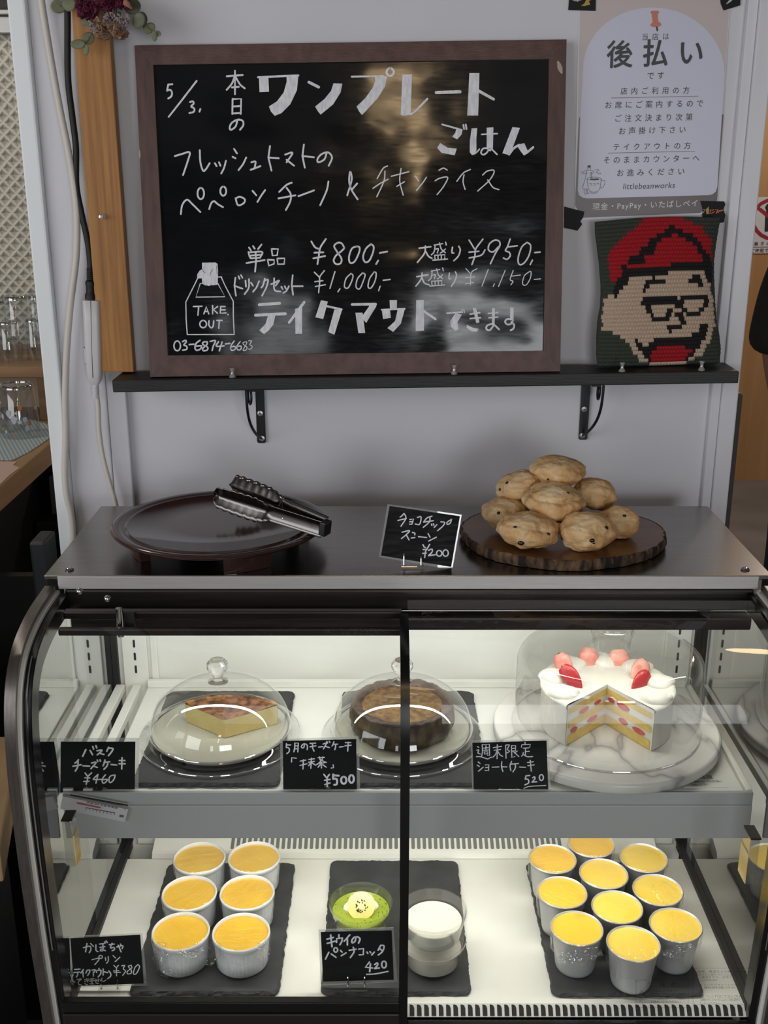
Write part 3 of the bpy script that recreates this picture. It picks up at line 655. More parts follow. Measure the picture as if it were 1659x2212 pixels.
writing('price_large', [(E_, 'w18; l:132,291 262,275; 202,268 190,350 112,450; 205,325 235,380 275,405; w14;' + SEI + '; w17; 505,280 498,340 520,345; 575,270 592,310 570,380 520,432; l:690,200 752,300; 845,190 765,300 755,380 722,475; l:690,336 800,325; 692,400 825,370 870,310; 1025,270 960,332 908,310 918,245 975,202 1025,212 1035,262 985,350 930,465; 1150,190 1120,275 1098,318 1140,338 1150,378 1115,415 1075,402; l:1130,277 1230,264; 1340,225 1280,280 1240,400 1252,472 1305,458 1362,370 1380,262 1338,225; l:1400,425 1375,475; l:1425,341 1485,335', 17),
    (E_, 'w16; l:105,610 230,588; 165,570 152,640 95,716; 165,625 190,680 245,702; w12;' + shift(SEI, -33, 290) + '; w14; 470,570 465,632 487,632; 537,555 550,595 530,660 490,720', 14)])
writing('price_large_set', [(E_, 'l:655,520 700,570; 780,520 715,568 705,700; l:650,622 750,612; l:650,690 740,675; l:905,530 835,715; l:1095,540 1020,720; 1185,540 1150,640 1182,662 1158,702; l:1160,605 1265,592; 1370,550 1310,600 1290,690 1330,702 1375,630 1385,560 1368,550; l:1420,641 1490,635; l:975,690 960,720', 11)], 'chalkThin')
writing('takeaway_heading', [(C_, 'w22; l:812,629 968,618; l:783,709 1012,698; p:880,708 935,708 920,780 885,825 850,852 830,840 812,825 860,775; w20; l:1040,765 1155,610; p:1085,660 1140,650 1138,850 1088,850; p:1283,595 1335,605 1300,738 1240,725; w16; l:1325,640 1440,665; p:1385,665 1443,670 1385,858 1338,838; w20; l:1520,627 1700,625; p:1700,615 1705,642 1665,705 1628,768 1590,725 1640,655 1660,625; p:1545,690 1600,690 1620,845 1568,845', 16),
    (D_, 'p:222,607 280,607 278,670 225,672; w14; l:160,682 340,675; p:160,680 225,680 232,745 172,755; p:285,680 342,672 310,790 250,855 205,825 265,770; p:430,607 488,605 490,845 425,848; w18; l:485,690 580,755', 14)])
writing('takeaway_ending', [(D_, 'w12; l:668,709 780,700; p:735,708 785,720 750,780 760,830 738,850 700,815 695,770; w8; l:785,682 790,705; l:800,680 805,705; w13; l:850,715 925,705; l:850,751 930,744; p:870,670 895,668 922,780 897,787; p:825,800 870,822 915,830 905,852 860,850 820,820; w11; l:990,711 1065,705; l:995,745 1065,739; p:1020,670 1042,670 1040,800 1020,800; w14; 1030,790 985,803 975,830 1000,842 1025,815 1036,800 1075,836; p:1160,665 1188,665 1188,760 1160,760; w14; 1185,760 1140,755 1122,775 1140,797 1170,790 1185,762; 1170,780 1192,800 1185,830 1165,842', 12)])
writing('takeaway_bag_drawing', [(G_, 'w20; l:920,402 985,400; l:980,405 1040,540 1195,840 1195,1100 1210,1420; l:1212,1430 370,1432; l:370,1430 350,1150 345,850 545,450; 545,450 565,420 640,415; l:635,515 603,515 525,762 1045,755 920,520; p:635,145 870,140 912,165 922,300 915,530 890,545 870,540 840,552 810,545 750,562 715,550 690,552 640,520 628,400 560,420 545,410 550,350 590,290 635,260', 20), (G_, 'w26; l:480,930 635,925; l:575,930 562,1085; l:668,1060 710,932 755,1060; l:690,1020 740,1015; l:825,915 825,1060; l:915,930 840,985 910,1050; l:970,930 1048,930; l:970,930 960,1050 1065,1045; l:970,990 1050,990; e:655,1245,60,65; 760,1185 757,1260 795,1310 832,1285 845,1185; l:900,1180 995,1180; l:945,1180 935,1320; l:1098,1075 1104,1077', 26)])
b = MB(); ink(b, BS, G_, '640,260 660,305 695,325; 825,265 790,320 775,370; l:895,200 900,300 905,350', 6, 0.0007); build(b, 'hand_creases', M['board'], cb)
writing('phone_number', [(G_, 'e:190,1635,58,88; 285,1560 340,1535 350,1570 308,1620 358,1640 360,1695 288,1712; l:405,1612 490,1604; 600,1535 530,1590 508,1670 540,1716 605,1690 622,1635 525,1640; 725,1562 660,1568 650,1610 735,1660 725,1710 660,1722 650,1680 722,1612 730,1568; 780,1556 875,1542 835,1640 815,1720; 930,1560 890,1640 1030,1634; l:995,1565 945,1725; l:1055,1600 1135,1590; w22; 1210,1548 1150,1640 1160,1712 1222,1700 1225,1645 1145,1655; 1320,1558 1260,1640 1270,1702 1325,1700 1335,1640 1262,1645; w16; 1430,1560 1370,1578 1380,1612 1440,1660 1420,1710 1370,1712 1420,1620 1440,1568; 1470,1545 1525,1550 1490,1610 1532,1642 1512,1690 1468,1692', 27)])

# ---- push pins
def pin(name_label, base, axis, h=0.0160):
    r = empty('push_pin', base, name_label, 'push pin', 'clear push pins')
    k = h / 0.016; b = MB()
    b.lathe([(0.0, 0.0), (0.0046 * k, 0.0002), (0.0048 * k, 0.0016), (0.0034 * k, 0.0036), (0.0022 * k, 0.006), (0.0024 * k, 0.0095), (0.0032 * k, 0.0115), (0.0036 * k, 0.0122), (0.0036 * k, 0.0134), (0.0, 0.0138)], Vector(base), 24, axis=axis)
    build(b, 'pin_head', M['pinClear'], r)
    a = Vector(axis).normalized(); b = MB(); b.tube([Vector(base) + a * 0.0004, Vector(base) + a * 0.006], 0.0006, 8); build(b, 'needle', M['needle'], r)
for px, py, lb in ((502, 812, 'clear push pin on the shelf edge under the drawn takeaway bag'), (981, 802, 'clear push pin on the shelf edge under the right half of the chalkboard'), (1344, 793, 'clear push pin on the shelf below the left side of the crocheted face'), (1516, 788, 'clear push pin on the shelf below the right corner of the pillow')):
    q = onY(px, py, 1.5385); pin(lb, (q.x, 1.5385, shelf_top(q.x) + 0.0002), (0, 0, 1))
q = onY(223, 468, 1.5785); pin('clear push pin stuck into the orange-brown wooden post', (q.x, 1.5785, q.z), (0, -1, 0), 0.014)

# ---- crocheted pillow
M['yarnGreen'] = pbr('dark_green_yarn', '#3d4438', 0.9, c2='#2e342b', scale=700, bump=0.6, bscale=900, dist=0.001)
M['yarnRed'] = pbr('red_yarn', '#b4111f', 0.9, c2='#8f0c18', scale=700, bump=0.6, bscale=900, dist=0.001)
M['yarnBlack'] = pbr('black_yarn', '#0d0c0e', 0.9, c2='#171517', scale=700, bump=0.6, bscale=900, dist=0.001)
M['yarnCream'] = pbr('cream_yarn', '#cbb59f', 0.9, c2='#b19b86', scale=700, bump=0.6, bscale=900, dist=0.001)
K7 = (1200, 420, 3.614)
def inside(p, poly):
    x, y = p; c = False; j = len(poly) - 1
    for i in range(len(poly)):
        if (poly[i][1] > y) != (poly[j][1] > y) and x < (poly[j][0] - poly[i][0]) * (y - poly[i][1]) / (poly[j][1] - poly[i][1]) + poly[i][0]: c = not c
        j = i
    return c
def near(p, line, w):
    for a, c in zip(line[:-1], line[1:]):
        a = Vector(a); c = Vector(c); q = Vector(p); d = c - a; t = max(0, min(1, (q - a).dot(d) / max(d.length_squared, 1e-9)))
        if (q - a - d * t).length < w: return True
    return False
PP = lambda s: [tuple(map(float, q.split(','))) for q in s.split()]
CREAM = PP('560,630 1130,580 1180,680 1222,850 1235,1000 1185,1150 1110,1260 1000,1320 760,1340 640,1290 540,1150 460,1090 355,1045 360,830 405,770 440,800 500,740')
RED = PP('385,490 425,430 560,290 680,195 985,185 1130,260 1197,350 1197,560 1140,570 570,610 500,600 480,640 430,690 408,600')
BLK = [PP('490,545 560,572 1130,520 1215,520 1212,700 1180,700 1130,592 570,625 550,660 500,740 450,795 430,770 450,690 500,620'), PP('590,1125 700,1150 760,1115 1095,1080 1110,1000 1165,985 1175,1060 1120,1150 1060,1245 1000,1310 740,1315 700,1275 640,1205')]
BLN = [(PP('560,515 640,515 650,440 735,430 725,385 790,330 860,305 890,262 940,300 1020,335 1080,385 1110,435 1165,510'), 26), (PP('665,735 700,690 740,665 805,675'), 22), (PP('1030,665 1085,640 1110,700'), 24), (PP('665,825 895,815'), 24), (PP('690,835 705,890 735,955 790,970 850,950 870,895'), 19), (PP('925,835 970,805 1150,795 1150,850'), 20), (PP('910,850 960,880 980,905'), 18), (PP('1005,930 1085,920 1112,880'), 19), (PP('930,935 965,960 955,1000'), 22), (PP('865,1040 940,1030'), 22)]
TONGUE = PP('790,1180 965,1165 1035,1215 985,1290 710,1290 720,1235'); TOOTH = PP('655,1130 715,1130 710,1185 670,1185')
def yarn(p):
    if inside(p, TOOTH): return 3
    if inside(p, TONGUE): return 1
    if any(inside(p, q) for q in BLK) or any(near(p, l, w) for l, w in BLN): return 2
    if inside(p, RED): return 1
    if inside(p, CREAM): return 3
    return 0
pil_o = Vector((0.385, 1.577, shelf_top(0.385)))
PLp = Plane(pil_o, (1, 0, 0.02), (0.0, 0.055, 1))
NR, NC, RS, CS = 36, 40, 4, 5
def side_x(t): # crop x of the left and right outline at height fraction t (0 top)
    l = [305, 312, 325, 340, 350, 352, 345, 325, 318, 318, 330]; r = [1288, 1268, 1248, 1235, 1235, 1240, 1245, 1255, 1275, 1290, 1282]
    f = t * 10; i = min(int(f), 9); g = f - i
    return l[i] + (l[i + 1] - l[i]) * g, r[i] + (r[i + 1] - r[i]) * g
def pil_pt(s, t, front=True):
    xl, xr = side_x(t); cx = xl + (xr - xl) * s
    yt = 215 - 35 * s - 22 * math.sin(PI * s); yb = 1345 - 30 * s + 6 * math.sin(PI * s)
    cy = yt + (yb - yt) * t
    u, v = PLp.uv(K7[0] + cx / K7[2], K7[1] + cy / K7[2])
    d = 0.021 * max(0, 1 - abs(2 * s - 1) ** 3.2) ** 0.55 * max(0, 1 - abs(2 * t - 1) ** 3.2) ** 0.55
    return u, v, d, (cx, cy)
b = MB(); rows = []; mi = []
for i in range(NR * RS + 1):
    t = i / (NR * RS); row = []
    for j in range(NC * CS + 1):
        s = j / (NC * CS); u, v, d, _ = pil_pt(s, t)
        fr = (i % RS) / RS; fc = ((j + (CS // 2 if (i // RS) % 2 else 0)) % CS) / CS
        hmp = 0.0028 * (math.sin(PI * fr) ** 0.5) * (0.45 + 0.55 * abs(math.sin(PI * (fc + 0.3 * fr))) ** 0.6) if 0 < s < 1 and 0 < t < 1 else 0
        row.append(PLp.at(u + 0.0006 * math.sin(7 * t * PI + 3) * (s in (0, 1)), v, d + hmp))
    rows.append(row)
b.grid(rows, 0, True, flip=True)
k = 0
for i in range(NR * RS):
    for j in range(NC * CS):
        ri = i // RS; cj = (j + (CS // 2 if ri % 2 else 0)) // CS
        _, _, _, c = pil_pt(min(1, max(0, (cj * CS + CS / 2 - (CS // 2 if ri % 2 else 0)) / (NC * CS))), (ri + .5) / NR)
        b.mi[k] = yarn(c); k += 1
rows = []
for i in range(25):
    row = []
    for j in range(29):
        u, v, d, _ = pil_pt(j / 28, i / 24); row.append(PLp.at(u, v, -d * 0.75))
    rows.append(row)
b.grid(rows, 0, True)
build(b, 'crocheted_pillow', [M['yarnGreen'], M['yarnRed'], M['yarnBlack'], M['yarnCream']], angle=80, label='crocheted pillow showing a laughing face with glasses and red cap', cat='pillow')

# ---- poster
PO = Plane((0.37, 1.6145, 1.6), (1, 0, 0.018), (0, 0, 1))
M['posterPaper'] = pbr('poster_paper', '#d3d4dd', 0.35); M['posterBeige'] = pbr('poster_beige', '#c2b6b4', 0.35); M['posterBrown'] = pbr('poster_brown', '#57494a', 0.35)
M['posterArch'] = pbr('poster_arch', '#c9cade', 0.35); M['posterInk'] = pbr('poster_ink', '#2b2e33', 0.45); M['posterPin'] = pbr('poster_pin_orange', '#c9745c', 0.4); M['posterWhite'] = pbr('poster_white_print', '#dedee4', 0.45); M['posterLine'] = pbr('poster_underline', '#7d5a5e', 0.45)
K6 = (1210, 0, 3.695)
def pu(x, y): return PO.uv(K6[0] + x / K6[2], K6[1] + y / K6[2])
po = empty('payment_poster', PO.px(1400, 470), 'printed paper poster about paying afterwards taped above the crocheted pillow', 'poster')
Lp = lambda h: Plane(PO.at(0, 0, h), PO.u, PO.v)
b = MB(); b.plate([pu(*q) for q in ((112, 1722), (172, 1757), (1120, 1716), (1258, 1600), (1362, -60), (150, -60))], Lp(0.0006), 0.0005); build(b, 'paper_sheet', M['posterPaper'], po)
b = MB(); b.plate([pu(*q) for q in ((143, 940), (1300, 915), (1352, -60), (160, -60))], Lp(0.0008), 0.0); build(b, 'beige_print', M['posterBeige'], po)
b = MB(); b.plate([pu(*q) for q in ((118, 1640), (180, 1738), (1115, 1700), (1252, 1600), (1303, 914), (148, 938))], Lp(0.0009), 0.0); build(b, 'brown_print', M['posterBrown'], po)
arch = [(140, 1520), (160, 905), (178, 620)]
for k in range(1, 20):
    a = PI - PI * k / 20; arch.append((745 + 567 * math.cos(a) , 575 - 515 * math.sin(a) - 15 * (1 - k / 10)))
arch += [(1312, 600), (1290, 905), (1253, 1490), (1240, 1530), (1215, 1550), (1180, 1558), (220, 1583), (180, 1578), (150, 1558)]
b = MB(); b.plate([pu(*q) for q in arch], Lp(0.0011), 0.0); build(b, 'white_arch', M['posterArch'], po)
LT = Lp(0.0014)
b = MB(); ink(b, LT, K6, 'p:722,92 735,86 780,86 790,95 786,108 778,112 784,172 800,182 808,195 800,208 775,216 745,216 724,208 720,195 733,182 738,178 730,112 722,105', 4, 0); build(b, 'pin_picture', M['posterPin'], po)
b = MB(); ink(b, LT, K6, 'l:771,218 776,243', 14, 0)
def pr(mb, t, x0, y0, x1, y1, sz, hh=0.0, **k): printed(mb, LT, t, K6[0] + x0 / K6[2], K6[1] + y0 / K6[2], K6[0] + x1 / K6[2], K6[1] + y1 / K6[2], sz / K6[2], hh, **k)
pr(b, '当店は', 655, 318, 868, 312, 60)
build(b, 'shop_line', M['posterInk'], po)
b = MB()
for dx, dy in ((0, 0), (-4, 0), (4, 0), (-2, 3), (3, -3), (0, 5), (0, -5)):
    pr(b, '後払い', 372 + dx, 522 + dy, 1130 + dx, 500 + dy, 232, hh=0.00001 * (dx + 5) + 0.000003 * (dy + 5))
build(b, 'big_print', M['posterInk'], po)
for nm, t, x0, y0, x1, y1, s in (('desu_line', 'です', 695, 630, 828, 626, 66), ('eat_in_title', '店内ご利用の方', 482, 750, 1030, 742, 60), ('eat_in_first_line', 'お席にご案内するので', 360, 862, 1140, 848, 62), ('eat_in_second_line', 'ご注文決まり次第', 440, 968, 1055, 956, 62), ('eat_in_third_line', 'お声掛け下さい', 470, 1070, 1000, 1056, 62), ('takeaway_title', 'テイクアウトの方', 425, 1196, 1040, 1184, 60), ('takeaway_first_line', 'そのままカウンターへ', 348, 1302, 1110, 1284, 62), ('takeaway_second_line', 'お進みください', 455, 1404, 990, 1390, 62)):
    b = MB(); pr(b, t, x0, y0, x1, y1, s, offset=0.004); build(b, nm, M['posterInk'], po)
b = MB(); pr(b, 'littlebeanworks', 502, 1510, 915, 1500, 66, shear=0.12); build(b, 'credit_line', M['posterInk'], po)
b = MB(); pr(b, '現金・PayPay・いたばしペイ', 258, 1674, 1095, 1644, 62, offset=0.006); build(b, 'payment_print', M['posterWhite'], po)
b = MB(); ink(b, LT, K6, 'l:382,1222 1075,1207', 4, 0); build(b, 'takeaway_underline', M['posterLine'], po)
b = MB(); ink(b, LT, K6, 'l:410,782 1102,768', 4, 0); build(b, 'eat_in_underline', M['posterLine'], po)
b = MB(); ink(b, LT, K6, 'p:215,1325 240,1316 246,1335 222,1340; w3; 222,1335 220,1355 238,1358 243,1338; 215,1358 180,1372 172,1380 200,1385 218,1378; 240,1358 268,1368 262,1382 240,1376; 212,1360 202,1420 180,1500 205,1508 218,1508; l:243,1378 248,1430; l:250,1376 256,1430; 190,1508 195,1545 210,1548 205,1510; 215,1510 220,1545 235,1540; 215,1430 225,1500 245,1530 292,1530 318,1500 328,1428; e:272,1426,56,12; p:235,1428 310,1424 305,1434 245,1438; 326,1445 352,1440 356,1465 340,1495 316,1502; 232,1470 245,1462 250,1475 240,1480; 262,1470 275,1462 280,1475 270,1480; 292,1468 305,1460 308,1473; 245,1532 250,1542 290,1540 292,1530; 275,1360 300,1352 310,1358 290,1375 300,1385 ; 305,1390 318,1380 325,1390', 3, 0); build(b, 'cup_picture', M['posterInk'], po)

# ---- strips of black decorated tape holding the poster
M['tape'] = pbr('black_tape', '#101113', 0.6, spec=0.3); M['tapeOrange'] = pbr('tape_print_orange', '#c8662f', 0.5); M['tapeGold'] = pbr('tape_print_gold', '#b59234', 0.5); M['tapeWhite'] = pbr('tape_print_white', '#b9bcc2', 0.5)
def tape(poly, label, prints):
    pts = [PO.uv(*q) for q in poly]; b = MB(); b.plate(pts, Lp(0.0022), 0.0004)
    t = build(b, 'tape_strip', M['tape'], label=label, cat='tape', group='black tape around the poster')
    for nm, m, s in prints:
        b = MB(); ink(b, Lp(0.0023), (0, 0, 1), s, 1.6, 0.0001); build(b, nm, M[m], t)
tape([(1227, 22), (1231, -30), (1287, -30), (1286, 24)], 'black tape strip with yellow and orange print at the poster top left', [('gold_print', 'tapeGold', 'p:1255,12 1262,8 1268,-4 1280,-4 1272,3 1275,10 1262,13'), ('white_print', 'tapeWhite', 'w2; l:1234,-2 1244,2 1256,-1; l:1244,-6 1248,3'), ('orange_print', 'tapeOrange', 'w3; l:1262,-5 1276,-1')])
tape([(1552, -30), (1556, 8), (1562, 23), (1598, 12), (1599, -30)], 'black tape strip at the poster top right corner', [('white_print', 'tapeWhite', 'p:1568,9 1577,-2 1582,1 1572,8')])
tape([(1219, 446), (1229, 449), (1262, 457), (1259, 470), (1253, 478), (1257, 484), (1247, 498), (1218, 492)], 'plain black tape strip between poster and chalkboard', [])
tape([(1512, 434), (1563, 435), (1566, 441), (1562, 452), (1566, 465), (1563, 480), (1556, 481), (1516, 478), (1517, 450)], 'black tape strip with orange lettering at the poster lower right', [('white_print', 'tapeWhite', 'w1; l:1517,455 1519,459; l:1518,453 1524,452 1519,460'), ('gold_print', 'tapeGold', 'p:1525,452 1531,446 1531,462 1526,463'), ('orange_print', 'tapeOrange', 'w2; l:1531,454 1536,453 1533,461; l:1538,454 1542,453; l:1537,461 1543,457; l:1546,453 1551,453 1547,461; l:1548,457 1552,459; w3; l:1553,456 1561,454')])

# ================================================================== price cards
M['cardBlack'] = board_black('black_card', '#0f1113', 0.5, 0.03, 9.0, 1.25)
M['laminate'] = thin_glass('clear_laminate', (0.96, 0.96, 0.96, 1), 1.5, add=0.06, milk=0.20, milkc=(0.75, 0.75, 0.75, 1))
def price_card(label, base, lean, outer, inner, jobs, prongs, pw=0.006, skew=0.0, mat='chalk'):
    r = empty('price_card', base, label, 'price card', 'black price cards')
    pl = Plane(base, (1, 0, 0), (0, math.sin(lean), math.cos(lean)))
    b = MB(); b.plate([pl.uv(*q) for q in outer], pl, 0.0008); build(b, 'laminate_pouch', M['laminate'], r)
    b = MB(); b.plate([pl.uv(*q) for q in inner], Plane(pl.at(0, 0, 0.0004), pl.u, pl.v), 0.0003); build(b, 'card_face', M['cardBlack'], r)
    for nm, crop, t, w in jobs:
        b = MB(); ink(b, pl, crop, t, w, 0.0007); build(b, nm, M[mat], r)
    b = MB(); us = [pl.uv(*q)[0] for q in prongs]; z0 = base[2] + 0.0002
    b.box(base[0] + min(us) - 0.004, base[0] + max(us) + 0.004, base[1] - 0.008, base[1] + 0.016, z0, z0 + 0.0042); build(b, 'clip_base', M['clear'], r, bevel=0.0008)
    for q in prongs:
        u, v = pl.uv(*q); b = MB()
        b.tube([pl.at(u, 0.003, 0.002), pl.at(u, v * 0.6, 0.0016), pl.at(u, v - 0.001, 0.0014), pl.at(u, v, 0.0005)], 0.0013, 8); build(b, 'prong', M['chrome'], r)
    return r
K1 = (120, 1585, 8.732); K2 = (600, 1580, 8.732); K3 = (1010, 1580, 8.732); K4 = (140, 2000, 8.295); K5 = (680, 1990, 8.732); K6c = (810, 1080, 8.295)
ps = lambda x, y, Y: tuple(onY(x, y, Y))
price_card('black price card for basque cheesecake at 460 yen beside the left dome', (onY(212, 1711, 1.164).x, 1.164, SHZ + 0.0005), 0.10,
    [(125, 1595), (300, 1594), (299, 1714), (127, 1716)], [(131.5, 1602), (292.5, 1602), (291, 1710), (130.5, 1712)], [
    ('name_line', K1, 'l:575,295 515,420; l:655,310 700,390; l:705,235 720,285; l:765,220 780,262; 785,315 878,303 840,350 790,392; l:830,362 915,385; l:1005,250 968,325; 1010,268 1085,275 1060,335 1000,410', 32),
    ('second_line', K1, '435,485 405,525 368,550; l:330,608 485,580; 428,520 420,620 375,700; l:520,600 645,606; 682,548 768,535 670,655; l:720,605 790,630; l:790,490 800,520; l:840,485 850,515; 935,490 920,550 900,600; l:920,535 1025,522; 990,530 975,600 915,665; l:1050,575 1155,586; l:1205,500 1310,500; l:1200,560 1315,560; l:1256,445 1250,660', 30),
    ('price_line', K1, 'l:560,735 610,800; 685,730 615,800 605,860 580,950; l:555,826 650,828; l:535,895 635,890; 805,760 715,850 770,858 870,856; l:800,775 765,925; 945,768 890,840 890,918 940,915 980,855 905,862; 1112,770 1030,800 1010,888 1042,915 1100,860 1125,780 1105,770', 26)], [(190, 1702), (228, 1702)])
price_card('black price card for the May matcha cheesecake at 500 yen', (onY(692, 1710, 1.164).x, 1.164, SHZ + 0.0005), 0.10,
    [(605, 1597), (775, 1591), (778, 1711), (606, 1712)], [(611, 1600.5), (769.5, 1596.5), (771, 1709), (612, 1710.5)], [
    ('name_line', K2, 'l:165,225 160,298; 160,298 212,310 215,375 170,415; l:168,250 245,250; 322,215 320,300 305,380; l:320,215 388,215 380,382; l:320,270 380,266; l:318,325 380,320; 505,240 490,300 455,302 450,270 490,230 545,242 560,285 555,340; l:610,220 715,215; l:610,285 720,266; 655,220 660,310 685,365; l:770,290 850,281; 855,235 920,215 862,325; l:905,280 975,300; l:925,185 940,215; l:970,180 985,205; 1060,190 1045,235 1025,270; l:1045,238 1130,235; 1090,240 1090,290 1075,340; l:1165,290 1235,281; l:1275,205 1378,205; l:1265,267 1385,255; l:1330,198 1320,365', 24),
    ('matcha_line', K2, 'l:260,570 265,490 350,500; l:425,556 530,536; l:420,637 550,605; l:485,530 475,705; l:585,525 690,511; l:580,577 690,560; l:635,500 625,690; l:625,582 583,642; l:635,582 718,632; l:760,490 880,484; l:788,475 800,530; l:850,475 838,530; 822,530 790,580 735,620; 825,530 870,565 915,580; l:765,600 880,586; l:820,572 825,685; l:800,622 760,670; l:850,622 915,670; l:1045,625 1052,680 1010,686', 23),
    ('price_line', K2, 'l:870,805 920,868; 975,805 930,880 935,1030; l:885,916 985,900; l:890,995 985,965; w40; l:1047,805 1045,888; 1045,888 1110,895 1115,985 1065,1002; l:1050,822 1150,830; e:1245,915,50,68; e:1390,890,45,74', 30)], [(674, 1700), (710, 1700)])
price_card('black price card for the weekend shortcake at 520 yen', (onY(1103, 1712, 1.164).x, 1.164, SHZ + 0.0005), 0.10,
    [(1017, 1600), (1185, 1596), (1190, 1713), (1020, 1714)], [(1020.5, 1604.5), (1180.5, 1599.5), (1184.5, 1712), (1023.5, 1711.5)], [
    ('weekend_line', K3, 'l:185,280 210,296; 170,350 210,345 195,400 240,420; l:165,470 240,470 380,516 450,478; 275,245 280,370 265,462; l:275,245 410,236 415,450 375,440; l:300,310 390,300; l:345,265 345,350; l:302,352 390,345; l:315,380 318,422 380,415 380,380 315,382; l:485,302 640,275; l:500,352 620,335; l:560,245 555,510; 550,362 525,430 475,482; 565,362 610,435 660,465; l:715,255 725,500; 715,255 785,250 750,330 790,370 735,402; l:825,265 835,490 890,468; l:825,265 905,263 900,360 830,366; l:830,316 900,312; l:860,370 965,470; l:935,365 885,402; l:1080,200 1085,235; l:1015,290 1020,246 1185,240 1170,290; l:1045,311 1150,305; l:1090,310 1090,450; l:1090,377 1160,370; 1050,390 1040,430 1020,462; 1040,420 1120,470 1225,470', 20),
    ('name_line', K3, 'l:200,570 235,600; l:180,630 220,655; l:205,745 295,668; l:335,626 400,622 395,730 330,732; l:340,678 395,675; l:465,670 590,664; 645,565 640,660 665,750; l:645,662 740,665; 830,558 800,640 815,735; l:815,612 960,600; 895,602 900,680 855,758; l:980,666 1090,672; l:1130,582 1240,565; l:1135,642 1255,625; l:1180,540 1200,745', 22),
    ('price_line', K3, 'l:1103,828 1085,893; 1085,893 1140,902 1150,965 1080,1003; l:1105,832 1170,826; 1225,872 1258,850 1268,890 1215,952; l:1215,952 1305,945; e:1390,865,38,56; w18; 1060,1066 1180,1030 1475,1014', 26)], [(1080, 1703), (1117, 1703)])
q = onZ(240, 2140, FLOORZ)
price_card('black price card for pumpkin pudding on the lower deck', (q.x, q.y, FLOORZ + 0.0005), 0.14,
    [(149, 2023), (307.5, 2015.5), (317, 2128), (157, 2134)], [(152, 2026.5), (303, 2019), (310.5, 2124), (160, 2130)], [
    ('pumpkin_line', K4, '335,385 450,358 470,420 440,476; l:400,310 375,460; l:465,310 515,360; 560,335 562,430 597,455; l:625,320 710,310; l:630,382 720,366; 682,312 690,430 640,440 660,410 730,440; l:715,280 730,300; l:742,262 765,295; l:800,332 890,320; 850,305 820,390 880,380 892,418 850,440; 935,372 1040,350 1030,402; l:960,340 1010,460; l:1000,320 1012,350', 24),
    ('pudding_line', K4, '490,600 600,575 610,605 540,690; e:645,550,32,28; l:730,560 735,612; 780,545 782,620 750,665; l:865,525 910,570; l:990,555 905,635', 20),
    ('takeaway_line', K4, 'l:180,776 275,768; l:165,832 270,820; 235,830 230,880 210,910; l:335,775 290,840; l:325,812 335,910; l:400,790 380,840; 400,790 450,785 440,840 410,885; 490,786 552,784 525,825; l:515,820 515,895; l:615,755 615,785; l:572,832 575,792 650,788; 650,788 645,850 600,910; l:690,765 690,875; l:690,812 770,832; 150,870 125,930 145,975 180,1000; 790,800 825,850 820,900 770,940', 24),
    ('cannot_line', K4, '220,957 300,945 250,990 250,1040 305,1056; l:355,957 430,945; l:355,987 435,974; l:390,935 410,1000; 360,1022 385,1045 410,1045; l:450,952 530,940; l:450,987 530,974; l:490,935 490,1030; l:455,1032 520,1035; l:540,977 620,960; 560,950 565,1020 610,1026; l:605,945 600,1000; l:670,930 640,1000; 660,962 690,990 740,964', 18),
    ('price_line', K4, 'l:880,700 925,745; 965,700 930,750 930,890; l:875,802 970,795; l:885,832 1000,825; 1020,710 1075,703 1050,762 1090,805 1040,882; 1190,698 1140,722 1190,782 1190,840 1130,855 1122,810 1200,750 1192,700; 1312,688 1260,740 1230,848 1282,850 1342,730 1310,685', 18)], [(219, 2117), (254, 2117)])
q = onZ(775, 2134, 0.601)
price_card('black price card for kiwi panna cotta in front of the green cup', (q.x, q.y, 0.6016), 0.14,
    [(688, 2008), (850, 2004), (858.5, 2120.5), (693, 2129)], [(693, 2013), (846, 2009.5), (850.5, 2116), (698, 2120)], [
    ('kiwi_line', K5, 'l:230,332 350,300; l:235,412 385,370; l:300,250 325,475; l:455,250 455,300; l:410,392 415,322 520,310; 520,310 510,372 475,436; l:660,250 555,370; l:615,320 615,440; 775,290 760,370 710,402 700,360 740,300 810,290 852,332 825,406', 32),
    ('name_line', K5, 'l:265,580 200,710; l:310,610 400,675; e:395,535,36,42; l:485,545 515,576; l:590,590 500,645; l:650,542 780,520; 725,485 740,570 670,680; l:830,520 920,510 915,625 840,628; l:985,575 1000,602; l:1040,565 1055,590; l:1122,575 1075,630; l:1240,450 1195,540; 1240,450 1305,460 1280,560 1200,630; l:1230,512 1265,545', 30),
    ('price_line', K5, 'l:1030,765 955,860 1090,876; l:1050,800 1035,945; 1130,812 1175,780 1185,820 1130,886; l:1130,886 1215,876; e:1305,810,43,64; w28; 980,996 1150,985 1380,940', 32)], [(752, 2110), (788, 2110)])
q = onZ(888, 1226, TOPZ)
